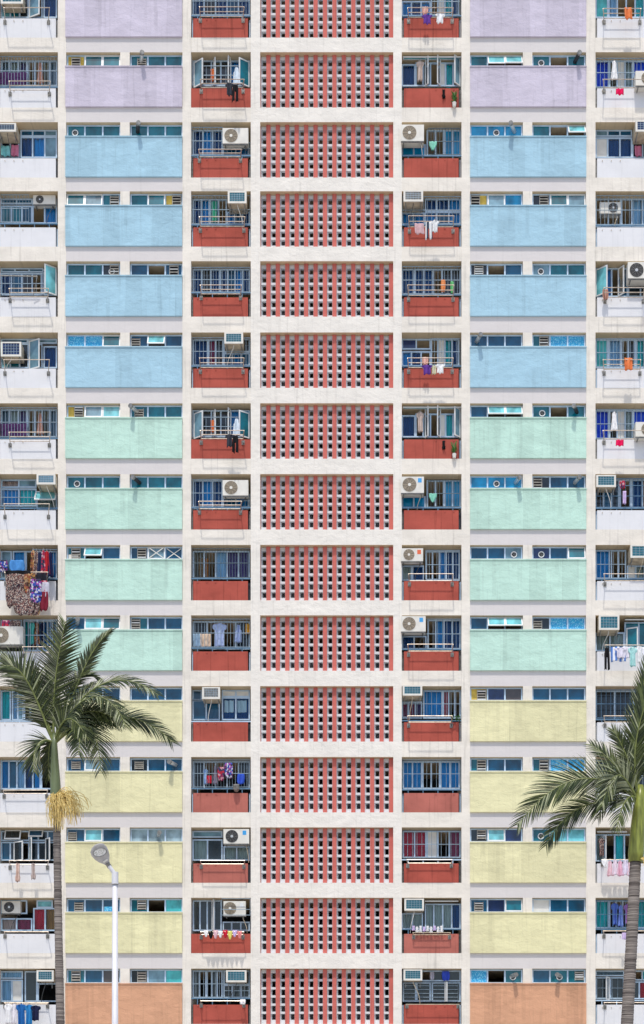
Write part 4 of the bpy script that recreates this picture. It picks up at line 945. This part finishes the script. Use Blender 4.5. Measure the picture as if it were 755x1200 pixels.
# left palm
pl = palm(71, [(71, 1200), (68.5, 1080), (66.5, 950)], 'tall grey palm on the left with drooping yellow flower spray', [(66.5, 951, .155), (65.6, 938, .18), (65, 915, .165), (64.5, 895, .13), (64, 872, .095), (64, 860, .06)], 'crownshaft', .13)
F = [
 ([(64, 868), (60, 820), (66, 775), (77, 728)], (0, -1, .1), .80, dict(n=66, droop=.25, angle=62, width=.055, pale=.04)),
 ([(64, 868), (57, 825), (58, 790), (70, 745)], (-.6, -1, .1), .55, dict(n=50, droop=.3, angle=45, width=.05)),
 ([(66, 866), (88, 815), (98, 765), (131, 738)], (.3, -.75, .9), .50, dict(n=52, droop=.5, angle=42, start=.5, sides=(1, -1))),
 ([(62, 868), (40, 815), (22, 745), (-18, 800)], (-.2, -.8, .7), .85, dict(n=60, droop=.75, angle=50)),
 ([(62, 868), (44, 832), (28, 790), (2, 768)], (.2, -1, .2), .70, dict(n=46, droop=.35, angle=42, width=.05)),
 ([(62, 866), (56, 842), (44, 815), (36, 780)], (.2, -1, .3), .75, dict(n=44, droop=.2, angle=40, width=.05)),
 ([(66, 868), (95, 800), (140, 778), (186, 815)], (.0, -.75, .8), .70, dict(n=60, droop=.75, angle=55, pale=.18)),
 ([(66, 868), (88, 808), (128, 798), (148, 852)], (.2, -.6, .8), .75, dict(n=56, droop=1.0, angle=60, pale=.2)),
 ([(66, 870), (98, 838), (160, 822), (202, 870)], (.0, -.9, .5), .78, dict(n=64, droop=.55, angle=48, pale=.16)),
 ([(66, 870), (90, 836), (116, 838), (118, 905)], (.3, -.7, .6), .85, dict(n=56, droop=1.0, angle=55)),
 ([(66, 870), (82, 842), (98, 850), (92, 885)], (.3, -.5, .6), .8, dict(n=44, droop=.9, angle=55)),
 ([(62, 870), (50, 862), (36, 872), (40, 905)], (-.3, -.7, .6), .75, dict(n=32, droop=.5, angle=45, width=.055)),
 ([(62, 870), (58, 868), (56, 885), (57, 915)], (-.2, -1, .2), .55, dict(n=26, droop=.4, angle=40, width=.05)),
 ([(66, 868), (84, 840), (104, 820), (128, 835)], (0, -.2, 1), .75, dict(n=46, droop=.9, angle=60)),
 ([(66, 868), (78, 838), (92, 812), (108, 800)], (0, -.5, 1), .6, dict(n=40, droop=.8, angle=50)),
 ([(64, 868), (84, 832), (110, 822), (142, 848)], (0, -.9, .3), .75, dict(n=54, droop=.6, angle=55, pale=.15)),
 ([(64, 868), (74, 838), (84, 830), (104, 868)], (.2, -.9, .2), .70, dict(n=46, droop=.8, angle=50)),
 ([(64, 868), (80, 800), (96, 775), (120, 800)], (0, -.8, .6), .45, dict(n=46, droop=.5, angle=50, start=.3, pale=.2)),
]
for i, (pts, N_, L_, kw) in enumerate(F):
    dy = [-.2, .5, .3, -.5, .6, .1, -.6, -1.1, .2, -.8, -1.2, -.4, .2, .9, 1.1, -.3, -.9, .8, .9, .3][i]
    ctrl = [pp(x, y, dy * k / 3) for k, (x, y) in enumerate(pts)]
    frond(pl, ctrl, N_, L_, **kw)
def spray(root, org, n, spread, lowest):
    m = MB()
    for i in range(n):
        a = random.uniform(-.22, 1.0) if random.random() < .8 else random.uniform(-.2, .15)
        o = pp(*org, -.17) + Vector((random.uniform(-.12, .12), 0, random.uniform(-.25, .1)))
        fall = lowest * random.uniform(.12, 1) * (1.05 - .25 * abs(a))
        e = Vector((spread * a * random.uniform(.55, .95), random.uniform(-.45, .05), -fall))
        h = random.uniform(.08, .42) * (.4 + abs(a))
        ctl = [o, o + Vector((e.x * .35, e.y * .5, h)), o + Vector((e.x * .95, e.y, h * .7)), o + e]
        pts = [bez(ctl, t / 7) + Vector((random.uniform(-.022, .022), random.uniform(-.02, .02), random.uniform(-.02, .02))) for t in range(8)]
        m.tube(pts, .0085, 'straw', 4, False)
    m.build('flower_spray', root)
spray(pl, (66, 936), 230, 1.3, .9)
# right palm
pr = palm(735, [(735, 1200), (740, 1110), (745, 1008)], 'palm on the right edge with yellow green crownshaft', [(745, 1010, .24), (745.5, 1000, .26), (747, 975, .24), (749, 948, .20), (750, 935, .15), (751, 920, .09)], 'crownshaft_yellow', .195)
FR = [
 ([(748, 938), (712, 905), (660, 893), (606, 968)], (-.1, -.95, .35), .95, dict(n=70, droop=.38, angle=46, pale=.22, width=.05)),
 ([(748, 940), (712, 935), (665, 935), (640, 992)], (-.1, -.8, .6), .80, dict(n=60, droop=.7, angle=50, width=.05)),
 ([(750, 935), (744, 880), (752, 830), (757, 775)], (.2, -1, 0), .70, dict(n=60, droop=.3, angle=40, width=.055)),
 ([(750, 935), (735, 885), (750, 830), (775, 785)], (-.3, -1, 0), .80, dict(n=60, droop=.35, angle=38, width=.055, mats=('leaf_mid', 'leaf_dark'))),
 ([(748, 935), (738, 912), (712, 885), (692, 872)], (0, -.8, .4), .60, dict(n=36, droop=.4, angle=42, pale=.3)),
 ([(748, 938), (730, 905), (722, 890), (705, 945)], (-.2, -.8, .4), .70, dict(n=40, droop=.8, angle=45, pale=.5, width=.06)),
 ([(748, 938), (735, 915), (715, 915), (700, 960)], (-.2, -.6, .7), .70, dict(n=36, droop=.8, angle=45, pale=.3)),
 ([(748, 935), (742, 900), (728, 868), (718, 855)], (-.3, -1, .3), .5, dict(n=34, droop=.3, angle=40, pale=.35)),
 ([(752, 938), (775, 900), (800, 890), (840, 940)], (.1, -.8, .6), .9, dict(n=40, droop=.6, angle=46)),
 ([(752, 938), (770, 880), (790, 840), (830, 820)], (.1, -.9, .4), .9, dict(n=40, droop=.5, angle=46)),
 ([(748, 938), (738, 925), (728, 940), (722, 975)], (-.2, -.6, .5), .6, dict(n=26, droop=.8, angle=45)),
]
for i, (pts, N_, L_, kw) in enumerate(FR):
    dy = [-.6, .4, .2, -.5, .6, -.8, .5, -.2, .3, -.3, -.9][i]
    frond(pr, [pp(x, y, dy * k / 3) for k, (x, y) in enumerate(pts)], N_, L_, **kw)
m = MB()
for i in range(50):
    o = pp(751, 1006, -.2); e = o + Vector((random.uniform(.05, .8), random.uniform(-.3, 0), random.uniform(-.7, -.1)))
    m.tube([o, (o + e) / 2 + Vector((.08, 0, .12)), e], .01, 'straw', 4, False)
m.build('flower_spray', pr)

# ------------------------------------------------------------------ street lamp
LD = -23.0
simple('lamp_white', (.74, .74, .78), .4, .1, .5, .05, 3); simple('lamp_grey', (.48, .47, .47), .5, .1, .5, .15, 9)
simple('lamp_lens', (.72, .74, .70), .1, 0, .8, .35, 30)
lp = lambda x, y, dy=0: P(x, y, LD + dy)
top = lp(135, 1022)
lamp = empty('street_lamp', (top.x, LD, 0), 'white street lamp with grey tilted head before a yellow panel', 'street lamp')
m = MB(); m.tube([(top.x, LD, 0), (top.x, LD, .02), (top.x, LD, 4), (top.x, LD, top.z - .30)], [.12, .12, .08, .064], 'lamp_white', 20)
m.build('pole', lamp, smooth=True)
A_POINT = lambda: lp(127, 1013.5, -.05)
m = MB(); m.tube([(top.x, LD, top.z - .28), (top.x, LD, top.z)], .078, 'lamp_white', 20); m.tube([(top.x, LD, top.z - .29), (top.x, LD, top.z - .275)], .084, 'lamp_grey', 20)
e = A_POINT(); m.tube([Vector((top.x, LD, top.z - .06)), e], [.05, .045], 'lamp_white', 12)
m.build('arm', lamp)
# head: an elongated shell seen from below, pointing up-left and towards the camera
A_ = lp(127, 1013.5, -.05); B_ = lp(111.5, 990.5, -.40)
ax = (B_ - A_); Ln = ax.length; ax.normalize()
toC = (Vector((CX, -D, CZ)) - A_).normalized(); sd = ax.cross(toC).normalized(); dn = sd.cross(ax).normalized()
if dn.dot(toC) < 0: dn = -dn
m = MB(); prof = [(0, .045, .05), (.08, .065, .06), (.16, .09, .07), (.30, .145, .08), (.5, .19, .09), (.7, .205, .09), (.86, .18, .075), (.96, .11, .045), (1, .03, .02)]
n = 20; base = []
for t, w, h in prof:
    c = A_ + ax * Ln * t
    for k in range(n):
        a = 2 * math.pi * k / n; s_ = math.sin(a)
        m.v.append(tuple(c + sd * w * math.cos(a) + dn * (h * s_ * (.35 if s_ > 0 else 1.0))))
i_ = m.mi('lamp_grey')
for j in range(len(prof) - 1):
    for k in range(n):
        a = j * n + k; b_ = j * n + (k + 1) % n; m.f.append((a, b_, b_ + n, a + n)); m.m.append(i_)
m.f.append(tuple(range(n))); m.m.append(i_); m.f.append(tuple((len(prof) - 1) * n + k for k in range(n))); m.m.append(i_)
h_ = m.build('lamp_head', lamp, smooth=True)
m = MB(); c = A_ + ax * Ln * .67 + dn * .042
LX = (Vector((1, 0, .1)) - dn * Vector((1, 0, .1)).dot(dn)).normalized(); LY = dn.cross(LX)
m.face([tuple(c + LX * .15 * math.cos(2*math.pi*k/24) + LY * .09 * math.sin(2*math.pi*k/24)) for k in range(24)], 'lamp_lens')
m.build('lens', h_)
m = MB()
for k in range(24):
    a, b_ = 2*math.pi*k/24, 2*math.pi*(k+1)/24
    q = lambda t, s, u: c + LX * .15 * s * math.cos(t) + LY * .09 * s * math.sin(t) + dn * u
    m.face([q(a, 1, .002), q(b_, 1, .002), q(b_, 1.12, .012), q(a, 1.12, .012)], 'bracket')
m.build('lens_rim', h_)
m = MB(); c2 = A_ + ax * Ln * .24 + dn * .035; m.hexa([c2 + ax*x + sd*y_ + dn*z for z in (0, .012) for x, y_ in ((-.02,-.06),(.02,-.06),(.02,.06),(-.02,.06))], 'ac_white'); m.build('latch', h_)
m = MB(); c3 = A_ + ax * .0; m.tube([c3 - ax * .07, c3 + ax * .06], .055, 'bracket', 12); m.build('clamp', h_)

# ------------------------------------------------------------------ ground
plaster('pavement', (.50, .47, .43), .1, .15)
m = MB(); m.face([(-1500, -1500, 0), (1500, -1500, 0), (1500, 1500, 0), (-1500, 1500, 0)], 'pavement')
tag(m.build('ground'), kind='structure')

# ------------------------------------------------------------------ light
EL, AZ = math.radians(66), math.radians(6)    # AZ: sun left of the facade normal
w = bpy.data.worlds.new('World'); SC.world = w; w.use_nodes = True
sky = w.node_tree.nodes.new('ShaderNodeTexSky'); sky.sky_type = 'NISHITA'; sky.sun_disc = False
sky.sun_elevation = EL; sky.air_density = 1.0; sky.dust_density = 2.0
sd_ = Vector((-math.sin(AZ) * math.cos(EL), -math.cos(AZ) * math.cos(EL), math.sin(EL)))   # towards the sun
sky.sun_rotation = math.atan2(sd_.x, sd_.y)
w.node_tree.links.new(sky.outputs[0], w.node_tree.nodes['Background'].inputs[0]); w.node_tree.nodes['Background'].inputs[1].default_value = .15
sl = bpy.data.lights.new('sun', 'SUN'); sl.energy = 2.8; sl.angle = math.radians(2.0); sl.color = (1, .935, .84)
so = bpy.data.objects.new('sun', sl); COLL.objects.link(so); so.rotation_euler = (-sd_).to_track_quat('-Z', 'Y').to_euler(); so.location = (0, -40, 60)

# ------------------------------------------------------------------ camera
cam = bpy.data.cameras.new('camera'); co = bpy.data.objects.new('camera', cam); COLL.objects.link(co); SC.camera = co
H = 1200 / S
co.location = (CX, -D, CZ); co.rotation_euler = (math.radians(90), 0, 0)
cam.sensor_fit = 'VERTICAL'; cam.sensor_height = 36; cam.lens = 36 * D / H
cam.shift_x = -CX / H; cam.shift_y = (Z0 + H / 2 - CZ) / H
cam.clip_end = 5000
vs = SC.view_settings; vs.view_transform = 'Standard'; vs.look = 'None'; vs.gamma = 1; vs.exposure = EXPO if 'EXPO' in globals() else 0.03
SC.cycles.transparent_max_bounces = 12; SC.cycles.max_bounces = 8
